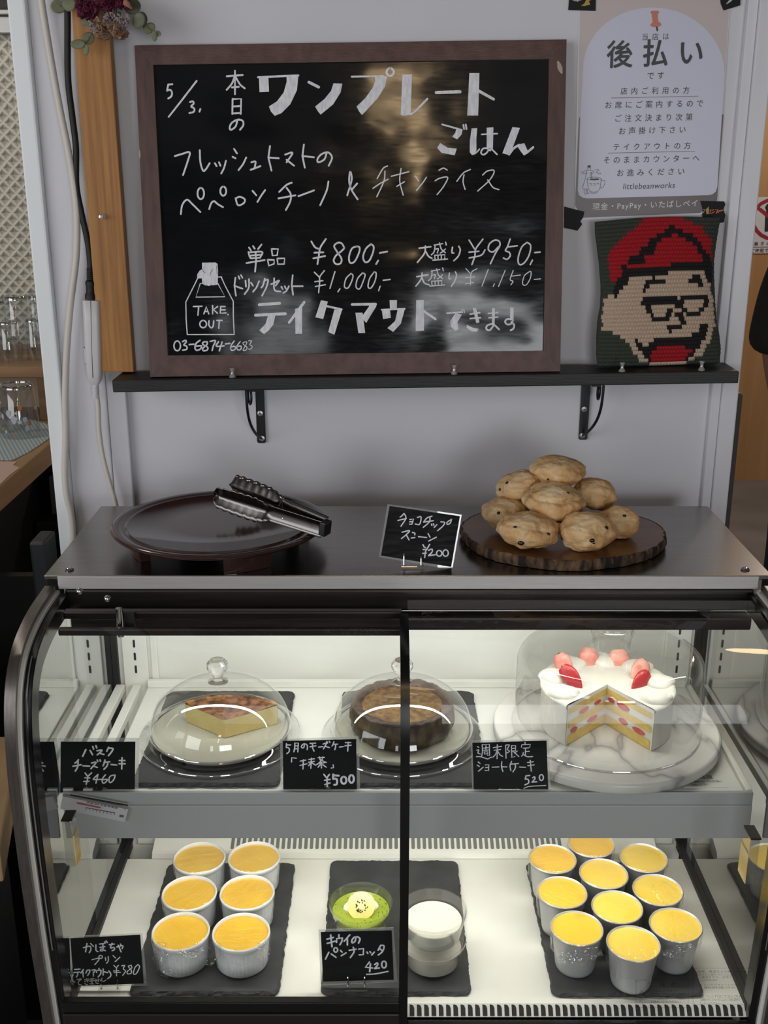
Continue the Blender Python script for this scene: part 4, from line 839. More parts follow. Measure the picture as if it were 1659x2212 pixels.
price_card('black price card for chocolate chip scones at 200 yen on the steel top', (q.x, q.y, TOPZ + 0.0003), 0.20,
    [(837, 1089), (997.5, 1112), (977, 1231), (818.5, 1203)], [(841.5, 1093), (993.5, 1115), (974.5, 1224.5), (823, 1200)], [
    ('chocolate_chip_line', K6c, '520,240 480,285 450,305; l:410,366 560,330; 530,250 552,330 465,470; l:625,350 690,340 660,435 620,432; l:620,392 680,385; 760,312 825,303 800,432 720,430; 1020,290 930,322 870,396; l:870,396 1045,370; 985,312 975,390 865,490; l:1010,430 1020,455; l:1045,425 1055,450; l:1110,440 1060,490; 1180,390 1245,400 1222,460 1120,550; 1370,345 1290,400 1300,436 1350,410 1372,345', 22),
    ('scone_line', K6c, '485,577 620,548 560,620 475,690; l:560,622 610,715; 670,580 715,595 712,625; l:650,680 715,672; l:780,656 925,672; l:950,600 985,665; l:1100,665 960,735', 22),
    ('price_line', K6c, 'l:860,800 880,842 905,850; l:980,795 905,922; l:865,886 930,885; l:855,956 920,950; l:905,920 890,1030; 960,902 1020,878 1022,930 960,996; l:960,996 1080,980; e:1150,955,48,52; e:1265,950,48,58', 24)], [(873, 1196), (910, 1202)])

# ================================================================== on the steel top: tray, tongs, wooden slice with scones
M['lacquer'] = pbr('brown_lacquer', '#3f2926', 0.16, c2='#3a2623', scale=5, coat=0.25, spec=0.5)
TC = Vector((-0.218, 1.370, TOPZ + 0.0004))
tr = empty('serving_tray', TC, 'round dark brown lacquered turntable tray with steel tongs lying on it', 'tray')
b = MB(); b.lathe([(0.0, 0.0205), (0.100, 0.0205), (0.128, 0.0225), (0.1395, 0.0265), (0.1415, 0.0290), (0.1405, 0.0310), (0.1370, 0.0320), (0.1300, 0.0312), (0.1262, 0.0292), (0.1230, 0.0292), (0.1212, 0.0312), (0.1195, 0.0312), (0.1180, 0.0298), (0.06, 0.0296), (0.0, 0.0296)], TC, 120); build(b, 'tray_top', M['lacquer'], tr, angle=50)
for k, a0 in enumerate((-80, 10, 100, 190)):
    b = MB(); rows = []
    for i in range(9):
        a = math.radians(a0 + 30 * i / 8); d = Vector((math.cos(a), math.sin(a), 0))
        rows.append([TC + d * 0.104, TC + d * 0.118, TC + d * 0.121 + Vector((0, 0, 0.0215)), TC + d * 0.104 + Vector((0, 0, 0.0215)), TC + d * 0.104])
    b.grid(rows, 0, False); b.poly(rows[0][:4]); b.poly(rows[-1][3::-1]); build(b, 'foot', M['lacquer'], tr)

M['tongSteel'] = pbr('polished_tong_steel', '#6d6a68', 0.24, 1.0); M['tongDark'] = pbr('tong_hinge_black', '#141212', 0.35)
H0 = onZ(697, 1143, 1.1565); tg = empty('serving_tongs', (H0.x, H0.y, 1.146), 'stainless steel tongs with scalloped heads on the brown tray', 'tongs')
def arm(tip, root, side, name):
    b = MB(); rows = []; n = 64; d = (tip - root); L = d.length; d.normalize(); sidev = Vector((0, 0, 1)).cross(d).normalized() * side; up = d.cross(Vector((0, 0, 1)).cross(d).normalized())
    for i in range(n + 1):
        s = i / n
        if s < 0.48: hh = 0.0112; cup = 0.0035
        else:
            t = (s - 0.48) / 0.52; env = math.sin(PI * min(1, t * 0.62 + 0.30)) ** 0.7 if t < 0.92 else math.sin(PI * (0.92 * .62 + .30)) ** .7 * math.sqrt(max(0.02, 1 - ((t - .92) / .085) ** 2))
            hh = 0.0105 + 0.0048 * env - 0.003 * (t < 0.08); cup = 0.006
            if 0.2 < t < 0.97: hh += 0.0022 * abs(math.sin(t * 22))
            if t > 0.90: hh *= math.sqrt(max(0.06, 1 - ((t - 0.90) / 0.102) ** 2))
        row = []
        for j in range(9):
            a = -1 + 2 * j / 8; c = cup * (abs(a) ** (3 if s < .48 else 2))
            ridge = 0.0022 * math.exp(-(a / 0.25) ** 2) if s > 0.5 else 0
            row.append(root + d * (L * s) + up * (a * hh) - sidev * c + sidev * ridge)
        rows.append(row)
    b.grid(rows, 0, True); o = build(b, name, M['tongSteel'], tg, angle=60)
    sd = o.modifiers.new('solid', 'SOLIDIFY'); sd.thickness = 0.0009; sd.offset = 0
    return d, up, sidev
near_tip = onZ(466, 1070, 1.178); far_tip = onZ(497, 1046, 1.183)
d1_, u1_, s1_ = arm(near_tip, H0, -1, 'near_arm'); H1 = H0 + Vector((0.004, 0.012, 0.001)); arm(far_tip, H1, 1, 'far_arm')
b = MB(); b.obox(H0 - d1_ * 0.001 + Vector((0.002, 0.006, 0)), d1_ * 0.005, u1_ * 0.0095, s1_ * 0.0085); build(b, 'hinge', M['tongDark'], tg, bevel=0.002)
mid = H0 + d1_ * 0.068; mf = H1 + (far_tip - H1).normalized() * 0.074
b = MB(); b.tube([mid + u1_ * 0.012 - s1_ * 0.000, mid + u1_ * 0.0125 + s1_ * 0.002, mf + u1_ * 0.0125, mf - u1_ * 0.0118, mid - u1_ * 0.0118 + s1_ * 0.002, mid - u1_ * 0.0115], 0.0009, 6); build(b, 'locking_ring', M['chrome'], tg)
for k in (-1, 1):
    b = MB(); b.sphere(H0 + d1_ * 0.060 + u1_ * (0.0042 * k + .001) + s1_ * 0.0022, 0.0031, 12, 8); build(b, 'rivet', M['chrome'], tg)

M['walnut'] = pbr('walnut_slice_top', '#5f3d1f', 0.33, c2='#7a5029', scale=9, stretch=(1, 3, 1), bump=0.08, bscale=40, coat=0.15)
M['bark'] = pbr('tree_bark', '#1f1511', 0.9, c2='#7d6245', scale=90, stretch=(1, 1, .35), bump=0.8, bscale=120, dist=0.003, lo=0.42, hi=0.72)
BC = Vector((0.2385, 1.3790, TOPZ + 0.0003)); BR = (0.1375, 0.118)
wb = empty('wooden_slice', BC, 'oval tree slice serving board with bark edge under the scones', 'serving board')
def br(a): return 1 + 0.012 * math.sin(3 * a + 1) + 0.008 * math.sin(7 * a) + 0.012 * (noise.noise(Vector((math.cos(a) * 9, math.sin(a) * 9, 1))))
rows = []; n = 220
for z, k in ((0.0005, 0.965), (0.003, 0.985), (0.008, 0.996), (0.012, 0.994), (0.0148, 0.985), (0.0156, 0.972)):
    row = []
    for i in range(n):
        a = 2 * PI * i / n; f = br(a) * k + 0.014 * noise.noise(Vector((math.cos(a) * 26, math.sin(a) * 26, z * 60))) - 0.012 * (math.sin(a * 34 + 2 * math.sin(a * 5)) > 0.93)
        row.append(BC + Vector((BR[0] * f * math.cos(a), BR[1] * f * math.sin(a), z)))
    rows.append(row)
b = MB(); b.grid(rows, 0, True, True); b.poly(rows[0][::-1]); build(b, 'bark_edge', M['bark'], wb, angle=60)
b = MB(); ring = [BC + Vector((BR[0] * br(2 * PI * i / n) * 0.974 * math.cos(2 * PI * i / n), BR[1] * br(2 * PI * i / n) * 0.974 * math.sin(2 * PI * i / n), 0.0152)) for i in range(n)]; b.poly(ring); ring2 = [v - Vector((0, 0, 0.006)) for v in ring]
b.grid([ring2, ring], 0, False, True); build(b, 'board_top', M['walnut'], wb)

def scone_mat():
    n = N('scone_crust'); b = n.add('ShaderNodeBsdfPrincipled'); n.link(b.outputs[0], n.out.inputs[0]); b.inputs['Roughness'].default_value = 0.62
    t = n.add('ShaderNodeTexNoise'); t.inputs['Scale'].default_value = 28; t.inputs['Detail'].default_value = 6; n.link(coords(n), t.inputs['Vector'])
    c1 = ramp(n, t.outputs['Fac'], [(0.30, hexc('#ecd2a8')), (0.52, hexc('#d8ae78')), (0.76, hexc('#b27c44'))])
    n.link(c1, b.inputs['Base Color'])
    t2 = n.add('ShaderNodeTexNoise'); t2.inputs['Scale'].default_value = 120; t2.inputs['Detail'].default_value = 5; n.link(coords(n), t2.inputs['Vector'])
    bp = n.add('ShaderNodeBump'); bp.inputs['Strength'].default_value = 0.9; bp.inputs['Distance'].default_value = 0.003
    n.link(t2.outputs['Fac'], bp.inputs['Height']); n.link(bp.outputs[0], b.inputs['Normal']); return n.m
M['scone'] = scone_mat(); M['choc'] = pbr('chocolate_chip', '#17100e', 0.3, spec=0.6)
M['crack'] = pbr('scone_crack', '#7b4f24', 0.9)
def ico(sub):
    bm = bmesh.new(); bmesh.ops.create_icosphere(bm, subdivisions=sub, radius=1); vs = [v.co.copy() for v in bm.verts]; fs = [tuple(v.index for v in f.verts) for f in bm.faces]; bm.free(); return vs, fs
ICO5 = ico(5)
def scone(px, py, w, h, Y, seed, label, chips, lean=0.0, fold=0.12):
    c = onY(px, py, Y); dep = c.y * CP + (EYE - c.z) * SP; k = dep / F
    rx, rz = w * k / 2 * 0.97, h * k / 2 * 1.0; ry = min(rx, 0.036) * 0.95
    r = empty('scone', (c.x, c.y, c.z - rz), label, 'scone', 'chocolate chip scones piled on the tree slice')
    rot = Matrix.Rotation(lean, 3, 'Y'); vs = []
    o = Vector((seed * 3.1, seed * 1.7, seed * 5.3))
    for v in ICO5[0]:
        q = v.copy(); f = 1 + 0.13 * noise.noise(q * 1.5 + o) + 0.08 * noise.noise(q * 3.2 + o) + 0.03 * noise.noise(q * 8 + o) + 0.012 * noise.noise(q * 19 + o)
        ph = q.z * 3.2 + 0.9 * noise.noise(q * 1.3 + o * 2) + q.x * 0.6
        f -= fold * 0.30 * math.exp(-((ph - 1.1) / 0.20) ** 2) * (q.z > -0.2)
        p = Vector((q.x * rx, q.y * ry, q.z * rz)) * f
        e = abs(q.z) ** 0.8
        p.x *= 1 + 0.10 * (1 - abs(q.z)) ; p.y *= 1 + 0.1 * (1 - abs(q.z)); p.z = math.copysign(abs(p.z / rz) ** 0.9, p.z) * rz
        p.z = max(p.z, -rz * 0.93); vs.append(c + rot @ p)
    b = MB(); b.add(vs, ICO5[1], 0, True); build(b, 'scone_body', M['scone'], r, angle=180)
    for cx, cy, cr in chips:
        d = ray(cx, cy).normalized(); best = None
        for v in vs:
            e = v - CAMP; t = e.dot(d); dist = (e - d * t).length
            if dist < 0.0022 and (best is None or t < best[0]): best = (t, v)
        if best is None: continue
        p = best[1]; b = MB(); b.sphere(p + d * (0.55 * cr * k), cr * k, 12, 8, sc=(1.1, .9, .9)); build(b, 'chocolate_chip', M['choc'], r)
scone(1090, 1108, 94, 68, 1.372, 1, 'pale chocolate chip scone at the left edge of the pile', [(1078, 1109, 4), (1086, 1121, 4)])
scone(1336, 1127, 86, 68, 1.352, 2, 'scone at the right edge of the pile with one chip near its top', [(1349, 1112, 5)])
scone(1133, 1098, 70, 52, 1.405, 3, 'mostly hidden scone behind the front left scones', [])
scone(1140, 1144, 130, 74, 1.312, 4, 'broad scone at the front left of the pile with chips below', [(1111, 1137, 4), (1183, 1151, 4), (1125, 1173, 7)], 0.05)
scone(1268, 1147, 116, 84, 1.305, 5, 'rounded front right scone with two round dark chips', [(1311, 1138, 5), (1276, 1167, 6), (1283, 1176, 3)])
scone(1127, 1052, 102, 72, 1.402, 6, 'upper left scone with chips on its left side', [(1096, 1040, 4), (1078, 1058, 4)], -0.25)
scone(1284, 1067, 90, 68, 1.392, 7, 'upper right smooth browned scone', [], 0.12, 0.15)
scone(1197, 1084, 122, 84, 1.352, 8, 'folded scone in the middle of the pile', [(1166, 1118, 7), (1226, 1063, 3)], 0.0, 0.5)
scone(1206, 1016, 107, 62, 1.395, 9, 'cracked scone on the very top of the pile', [(1184, 1037, 3)], 0.08, 0.05)

# ================================================================== inside the case: slates, domes, cakes, puddings
M['slate'] = pbr('slate', '#3b3c3e', 0.65, c2='#2c2d2f', scale=25, bump=0.35, bscale=70, dist=0.0012)
M['slateEdge'] = pbr('chipped_slate_edge', '#242526', 0.7, c2='#3d3e40', scale=90, bump=0.9, bscale=150, dist=0.002)
def slate(x0, x1, y0, y1, z, label, seed):
    r = empty('slate_board', ((x0 + x1) / 2, (y0 + y1) / 2, z), label, 'slate board', 'rectangular slate boards in the case')
    out = []; base = rrect(x0, x1, y0, y1, 0.009, 6); n = 240
    per = [Vector((*p, 0)) for p in base]; L = [(per[(i + 1) % len(per)] - per[i]).length for i in range(len(per))]; T = sum(L)
    for k in range(n):
        s = T * k / n; i = 0
        while s > L[i]: s -= L[i]; i += 1
        out.append(per[i] + (per[(i + 1) % len(per)] - per[i]) * (s / max(L[i], 1e-9)))
    c = Vector(((x0 + x1) / 2, (y0 + y1) / 2, 0)); rows = []
    for zz, inset, am in ((0.0003, 0.0022, 0.0010), (0.002, 0.0006, 0.0016), (0.0042, 0.0010, 0.0018), (0.0060, 0.0034, 0.0012)):
        row = []
        for p in out:
            q = p - c; sc = Vector((1 - inset / (x1 - x0) * 2, 1 - inset / (y1 - y0) * 2, 1)); q = Vector((q.x * sc.x, q.y * sc.y, 0))
            nn = noise.noise(Vector((p.x * 90 + seed, p.y * 90, zz * 700))) + 0.6 * noise.noise(Vector((p.x * 260 + seed, p.y * 260, zz * 900)))
            q -= q.normalized() * am * (0.5 + nn) * 1.5
            row.append(c + q + Vector((0, 0, z + zz)))
        rows.append(row)
    b = MB(); b.grid(rows, 0, False, True); b.poly(rows[0][::-1]); build(b, 'chipped_edge', M['slateEdge'], r)
    b = MB(); b.poly(rows[-1]); build(b, 'slate_face', M['slate'], r)
slate(-0.3240, -0.1310, 1.1180, 1.3900, FLOORZ, 'slate board under the six white ramekins', 1)
slate(-0.0815, 0.1120, 1.1180, 1.3960, FLOORZ, 'slate board under the kiwi panna cotta and white cups', 2)
slate(0.2110, 0.4060, 1.1150, 1.3920, FLOORZ, 'slate board under the custard puddings in metal cups', 3)
slate(-0.3120, -0.1270, 1.1640, 1.4150, SHZ, 'slate board under the left dome with the cheesecake slice', 4)
slate(-0.0610, 0.1300, 1.1640, 1.4150, SHZ, 'slate board under the middle dome with the whole dark cheesecake', 5)

# ---- ramekins of pumpkin pudding
M['porcelain'] = pbr('white_porcelain', '#dcdedf', 0.18, spec=0.6)
M['pumpkin'] = pbr('pumpkin_pudding', '#dcb232', 0.35, c2='#d4a224', scale=24, bump=0.06, bscale=60)
M['film'] = thin_glass('cling_film', (0.975, 0.975, 0.975, 1), 1.45, add=0.025, rough=0.03, bump=0.7, bscale=45, bstretch=(1, 2.2, .6))
def film_cover(mb, R, z_top, R2, z_low, seed, n=120, disc=True):
    rows = []
    prof = [(0.0, z_top - 0.0002), (R * 0.5, z_top), (R * 0.97, z_top + 0.0003), (R * 1.015, z_top - 0.0012), (R * 1.04, z_top - 0.006)] + [(R * 1.04 + (R2 - R * 1.04) * t, z_top - 0.006 + (z_low - z_top + 0.006) * t) for t in (0.2, 0.4, 0.6, 0.8, 1.0)]
    for i, (r, z) in enumerate(prof):
        row = []
        for k in range(n):
            a = 2 * PI * k / n; w = max(0, i - 4) / 5
            q = noise.noise(Vector((math.cos(a) * 5 + seed, math.sin(a) * 5, z * 40))) + 0.6 * noise.noise(Vector((math.cos(a) * 14, math.sin(a) * 14 + seed, z * 110)))
            rr = r + 0.0016 * w * (q - .6) + 0.0006 * w * math.sin(a * 17 + seed)
            row.append(Vector((rr * math.cos(a), rr * math.sin(a), z + (0.009 * w * noise.noise(Vector((math.cos(a) * 3, math.sin(a) * 3, seed))) if i == len(prof) - 1 else 0) + 0.0003 * noise.noise(Vector((r * 300 * math.cos(a) , 60 * r * math.sin(a), seed))) * (i in (1, 2)))))
        rows.append(row)
    mb.grid(rows, 0, True, True, flip=True)
def lift(mb, o):
    for v in mb.v: v += Vector(o)
def make_ramekin():
    r = empty('pudding_ramekin', (0, 0, 0), 'x', 'pudding', 'pumpkin puddings in white ramekins')
    fl = lambda a, z, rr: 1 + (0.016 * (abs(math.sin(a * 22)) - 0.6) if 0.0035 < z < 0.0385 and rr > 0.0325 else 0)
    b = MB(); b.lathe([(0, 0), (0.0310, 0), (0.0330, 0.002), (0.0337, 0.004), (0.0345, 0.020), (0.0352, 0.0375), (0.0360, 0.0400), (0.0370, 0.0420), (0.0376, 0.0450), (0.0373, 0.0473), (0.0364, 0.0480), (0.0354, 0.0470), (0.0346, 0.0435), (0.0343, 0.0400), (0.0, 0.0400)], (0, 0, 0), 176, rfun=fl); build(b, 'ramekin_dish', M['porcelain'], r, angle=60)
    b = MB(); b.lathe([(0.0349, 0.0440), (0.0335, 0.0425), (0.030, 0.0421), (0.015, 0.0424), (0, 0.0425)], (0, 0, 0), 64); build(b, 'pumpkin_custard', M['pumpkin'], r)
    b = MB(); film_cover(b, 0.0366, 0.0486, 0.0368, 0.010, 3.3); build(b, 'plastic_wrap', M['film'], r)
    return r
RZ = FLOORZ + 0.0062
ram = make_ramekin()
RPOS = [(-0.2650, 1.3330, 0.2, 'pumpkin pudding in white ramekin at the back left of six'), (-0.1865, 1.3345, 2.2, 'pumpkin pudding in white ramekin at the back right of six'), (-0.2660, 1.2545, 4.0, 'pumpkin pudding in white ramekin in the middle of the left row'), (-0.1872, 1.2560, 1.1, 'pumpkin pudding in white ramekin in the middle of the right row'), (-0.2640, 1.1770, 5.2, 'pumpkin pudding in white ramekin at the front left of six'), (-0.1853, 1.1755, 3.1, 'pale pumpkin pudding in wrapped white ramekin at the front right of six')]
for i, (x, y, a, lb) in enumerate(RPOS):
    if i == 0: ram.location = (x, y, RZ); ram.rotation_euler = (0, 0, a); ram['label'] = lb
    else: dup(ram, (x, y, RZ), a, lb)

# ---- custard puddings in metal cups
M['cupMetal'] = pbr('satin_aluminium_cup', '#cfd0d1', 0.38, 0.45)
M['custard'] = pbr('yellow_custard', '#efc640', 0.33, c2='#f1d060', scale=18, bump=0.08, bscale=50)
M['custardBrown'] = pbr('browned_custard', '#eebc36', 0.35, c2='#cc8f2c', scale=26, lo=0.5, hi=0.8)
def make_cup(mat):
    r = empty('custard_pudding', (0, 0, 0), 'x', 'pudding', 'custard puddings in metal cups')
    b = MB(); b.lathe([(0, 0), (0.0215, 0), (0.0238, 0.0016), (0.0250, 0.006), (0.0305, 0.0535), (0.0320, 0.0560), (0.0330, 0.0568), (0.0332, 0.0582), (0.0324, 0.0592), (0.0312, 0.0580), (0.0302, 0.054), (0.0, 0.054)], (0, 0, 0), 72); build(b, 'metal_cup', M['cupMetal'], r, angle=50)
    b = MB(); rows = []
    for i, (rr, z) in enumerate(((0.0308, 0.0572), (0.0296, 0.0566), (0.024, 0.0568), (0.012, 0.0572), (0.0, 0.0570))):
        rows.append([Vector((rr * math.cos(2 * PI * k / 48), rr * math.sin(2 * PI * k / 48), z + 0.0005 * noise.noise(Vector((rr * 90 * math.cos(2 * PI * k / 48), rr * 90 * math.sin(2 * PI * k / 48), 3))))) for k in range(48)])
    b.grid(rows, 0, True, True); build(b, 'custard', mat, r)
    b = MB(); film_cover(b, 0.0326, 0.0600, 0.0322, 0.026, 7.7); build(b, 'plastic_wrap', M['film'], r)
    return r
cupA = make_cup(M['custard']); cupB = make_cup(M['custardBrown'])
for q in (cupA, cupB): q.scale = (1.025, 1.025, 1.01)
CPOS = [(0.2405, 1.3120, 'B', 0.3, 'browned custard pudding in metal cup at the back left of the cluster'), (0.3000, 1.3470, 'B', 1.0, 'custard pudding in metal cup farthest back under the shelf edge'), (0.3660, 1.3140, 'A', 2.0, 'custard pudding in metal cup at the back right of the cluster'), (0.3045, 1.2790, 'A', 4.4, 'second custard pudding from the back in the middle row'), (0.2425, 1.2400, 'B', 2.5, 'custard pudding in the middle of the left row of metal cups'), (0.3690, 1.2450, 'A', 5.5, 'custard pudding with a torn spot in the middle of the right row'), (0.3085, 1.2105, 'A', 0.9, 'third custard pudding from the back in the middle row'), (0.2500, 1.1700, 'B', 4.1, 'custard pudding in metal cup at the front left with half browned top'), (0.3750, 1.1760, 'A', 3.0, 'custard pudding in metal cup at the front right of the cluster'), (0.3145, 1.1420, 'A', 1.7, 'foremost custard pudding in metal cup in the middle row')]
seen = set()
for x, y, k, a, lb in CPOS:
    x = 0.3075 + (x - 0.3075) * 1.03; y = 1.240 + (y - 1.240) * 1.03
    src = cupA if k == 'A' else cupB
    if k not in seen: seen.add(k); src.location = (x, y, RZ); src.rotation_euler = (0, 0, a); src['label'] = lb
    else: dup(src, (x, y, RZ), a, lb)

# crumpled ends of the cling film
M['filmCrumple'] = thin_glass('crumpled_cling_film', (0.97, 0.97, 0.97, 1), 1.001, add=0.14, rough=0.04, bump=0.5, bscale=90, milk=0.03, both=True)
def crumple(parent, path_px, Y, width, seed):
    """a gathered fold of film along a path, hanging on the outside of a cup"""
    pts = spline([onY(x, y, Y) for x, y in path_px], 10); b = MB(); rows = []; n = len(pts)
    for i, p in enumerate(pts):
        t = pts[min(i + 1, n - 1)] - pts[max(i - 1, 0)]; sd = t.cross(Vector((0, 1, 0))).normalized(); w = width * (0.55 + 0.45 * math.sin(PI * (i + 1) / (n + 1)) + 0.25 * noise.noise(p * 120))
        rows.append([p + sd * (w * (-0.5 + j / 14)) + Vector((0, -1, 0)) * (0.0035 * noise.noise(Vector((i * .45, j * .55, seed))) + 0.0008 * noise.noise(Vector((i * 1.1, j * 1.2, seed)))) for j in range(15)])
    b.grid(rows, 0, True); o = bpy.data.objects; mw = parent.matrix_basis.copy(); MW[parent.name] = mw
    return build(b, 'film_crumple', M['filmCrumple'], parent, angle=180)
for par, pth, Y, w, sd in ((4, [(350, 2035), (346, 2060), (352, 2095), (372, 2102)], 1.139, 0.020, 1), (4, [(385, 2055), (415, 2062), (440, 2050)], 1.136, 0.010, 2), (5, [(470, 2035), (458, 2060), (448, 2085)], 1.139, 0.020, 3), (5, [(560, 2035), (572, 2050), (566, 2085)], 1.139, 0.014, 4)):
    crumple([o for o in bpy.data.objects if o.get('label') == RPOS[par][3]][0], pth, Y, w, sd)
for par, pth, Y, w, sd in ((7, [(1212, 2060), (1240, 2068), (1275, 2060), (1300, 2055)], 1.133, 0.018, 5), (7, [(1212, 2050), (1214, 2075), (1210, 2085)], 1.137, 0.010, 6), (8, [(1432, 2062), (1460, 2055), (1495, 2040)], 1.139, 0.014, 7)):
    crumple([o for o in bpy.data.objects if o.get('label') == CPOS[par][4]][0], pth, Y, w, sd)

# ---- panna cotta cups
M['pannaCotta'] = pbr('panna_cotta', '#d0cdc0', 0.35, sss=0.15); M['kiwiJelly'] = pbr('kiwi_jelly', '#8a9c22', 0.12, c2='#9fac36', scale=40, spec=0.7, coat=0.3)
M['seed'] = pbr('black_seed', '#15160d', 0.4); M['cream'] = pbr('whipped_cream', '#efede4', 0.5, sss=0.15); M['kiwiGold'] = pbr('golden_kiwi_flesh', '#b5a938', 0.3, c2='#c2b854', scale=50, coat=0.2); M['kiwiCore'] = pbr('kiwi_core', '#c9c27c', 0.35)
M['pet'] = thin_glass('clear_plastic_cup', (0.965, 0.97, 0.965, 1), 1.5, add=0.10)
def clear_cup(c, R, Hc, parent_label, group, r=None):
    r = empty('panna_cotta_cup', c, parent_label, 'dessert cup', group)
    b = MB(); rb = R * 0.80
    b.lathe([(0, 0.0012), (rb - 0.001, 0.0012), (rb, 0.003), (R * 0.95, Hc - 0.0075), (R * 0.985, Hc - 0.0065), (R * 0.985, Hc - 0.003), (R, Hc - 0.0022), (R, Hc), (R * 0.965, Hc), (R * 0.955, Hc - 0.003), (R * 0.935, Hc - 0.0075), (rb - 0.0008, 0.0036)], c, 72)
    build(b, 'clear_cup', M['pet'], r, angle=50); return r
c0 = Vector((-0.0310, 1.2290, RZ)); RK, HK = 0.0425, 0.0520
k = clear_cup(c0, RK, HK, 'clear cup of panna cotta with green kiwi jelly and kiwi slice', 'panna cotta cups')
b = MB(); b.lathe([(0, 0.0045), (RK * 0.785, 0.0045), (RK * 0.885, 0.0310), (0, 0.0310)], c0, 60); build(b, 'panna_cotta', M['pannaCotta'], k, angle=50)
b = MB(); b.lathe([(RK * 0.885, 0.0312), (RK * 0.915, 0.0382), (RK * 0.895, 0.0396), (RK * 0.6, 0.0394), (0, 0.0394)], c0, 60); kj = build(b, 'kiwi_jelly', M['kiwiJelly'], k, angle=50)
rnd = random.Random(5); b = MB()
for i in range(46):
    a = rnd.random() * 2 * PI; rr = RK * math.sqrt(rnd.uniform(0.25, 0.72)); b.sphere(c0 + Vector((rr * math.cos(a), rr * math.sin(a), 0.0397)), rnd.uniform(0.0004, 0.0007), 6, 4)
for i in range(14):
    a = -PI / 2 + rnd.uniform(-1.2, 1.2); b.sphere(c0 + Vector((RK * 0.905 * math.cos(a), RK * 0.905 * math.sin(a), rnd.uniform(0.033, 0.037))), 0.0006, 6, 4)
so = build(b, 'jelly_seeds', M['seed'], kj, kind='stuff')
b = MB(); rows = []
for i in range(9):
    t = i / 8; rows.append([c0 + Vector((0.0235 * math.cos(2 * PI * j / 40) * math.cos(t * PI / 2) ** .7 * (1 + .08 * math.sin(2 * 2 * PI * j / 40)), 0.006 + 0.0145 * math.sin(2 * PI * j / 40) * math.cos(t * PI / 2) ** .7, 0.0394 + 0.0075 * math.sin(t * PI / 2))) for j in range(40)])
b.grid(rows, 0, True, True); build(b, 'cream_dollop', M['cream'], k, angle=180)
KP = Plane(c0 + Vector((0.0005, -0.0040, 0.0490)), (1, 0, 0.03), (0, 0.78, 0.55))
def blob(rx, ry, n=40, e=0.0): return [(rx * math.cos(2 * PI * i / n) * (1 + e * math.sin(2 * PI * i / n)), ry * math.sin(2 * PI * i / n)) for i in range(n)]
b = MB(); b.plate(blob(0.0188, 0.0190), KP, 0.0032); ks = build(b, 'kiwi_slice', M['kiwiGold'], k, bevel=0.0008)
b = MB(); b.plate(blob(0.0050, 0.0052), Plane(KP.at(0, 0, 0.0003), KP.u, KP.v), 0.0); build(b, 'kiwi_core', M['kiwiCore'], ks)
b = MB()
for i in range(26):
    a = rnd.random() * 2 * PI; rr = rnd.uniform(0.0046, 0.0088); q = KP.at(rr * math.cos(a), rr * math.sin(a) - .001, 0.0004); b.sphere(q, 0.0009, 6, 4, sc=(1, 1.5, .8))
build(b, 'kiwi_seeds', M['seed'], ks, kind='stuff')
cs = Vector((0.0632, 1.1765, RZ)); RS_, HS = 0.0440, 0.0400
for i, (dz, lb) in enumerate(((0, 'lower white panna cotta cup of the stack of two'), (0.0405, 'upper white panna cotta cup of the stack of two'))):
    cc = cs + Vector((0.0006 * i, 0, dz)); k = clear_cup(cc, RS_, HS, lb, 'panna cotta cups')
    b = MB(); b.lathe([(0, 0.0042), (RS_ * 0.785, 0.0042), (RS_ * 0.85, 0.0235), (RS_ * 0.83, 0.0250), (RS_ * 0.45, 0.0247), (RS_ * 0.42, 0.0251), (0, 0.0251)], cc, 60); build(b, 'panna_cotta', M['pannaCotta'], k, angle=50)

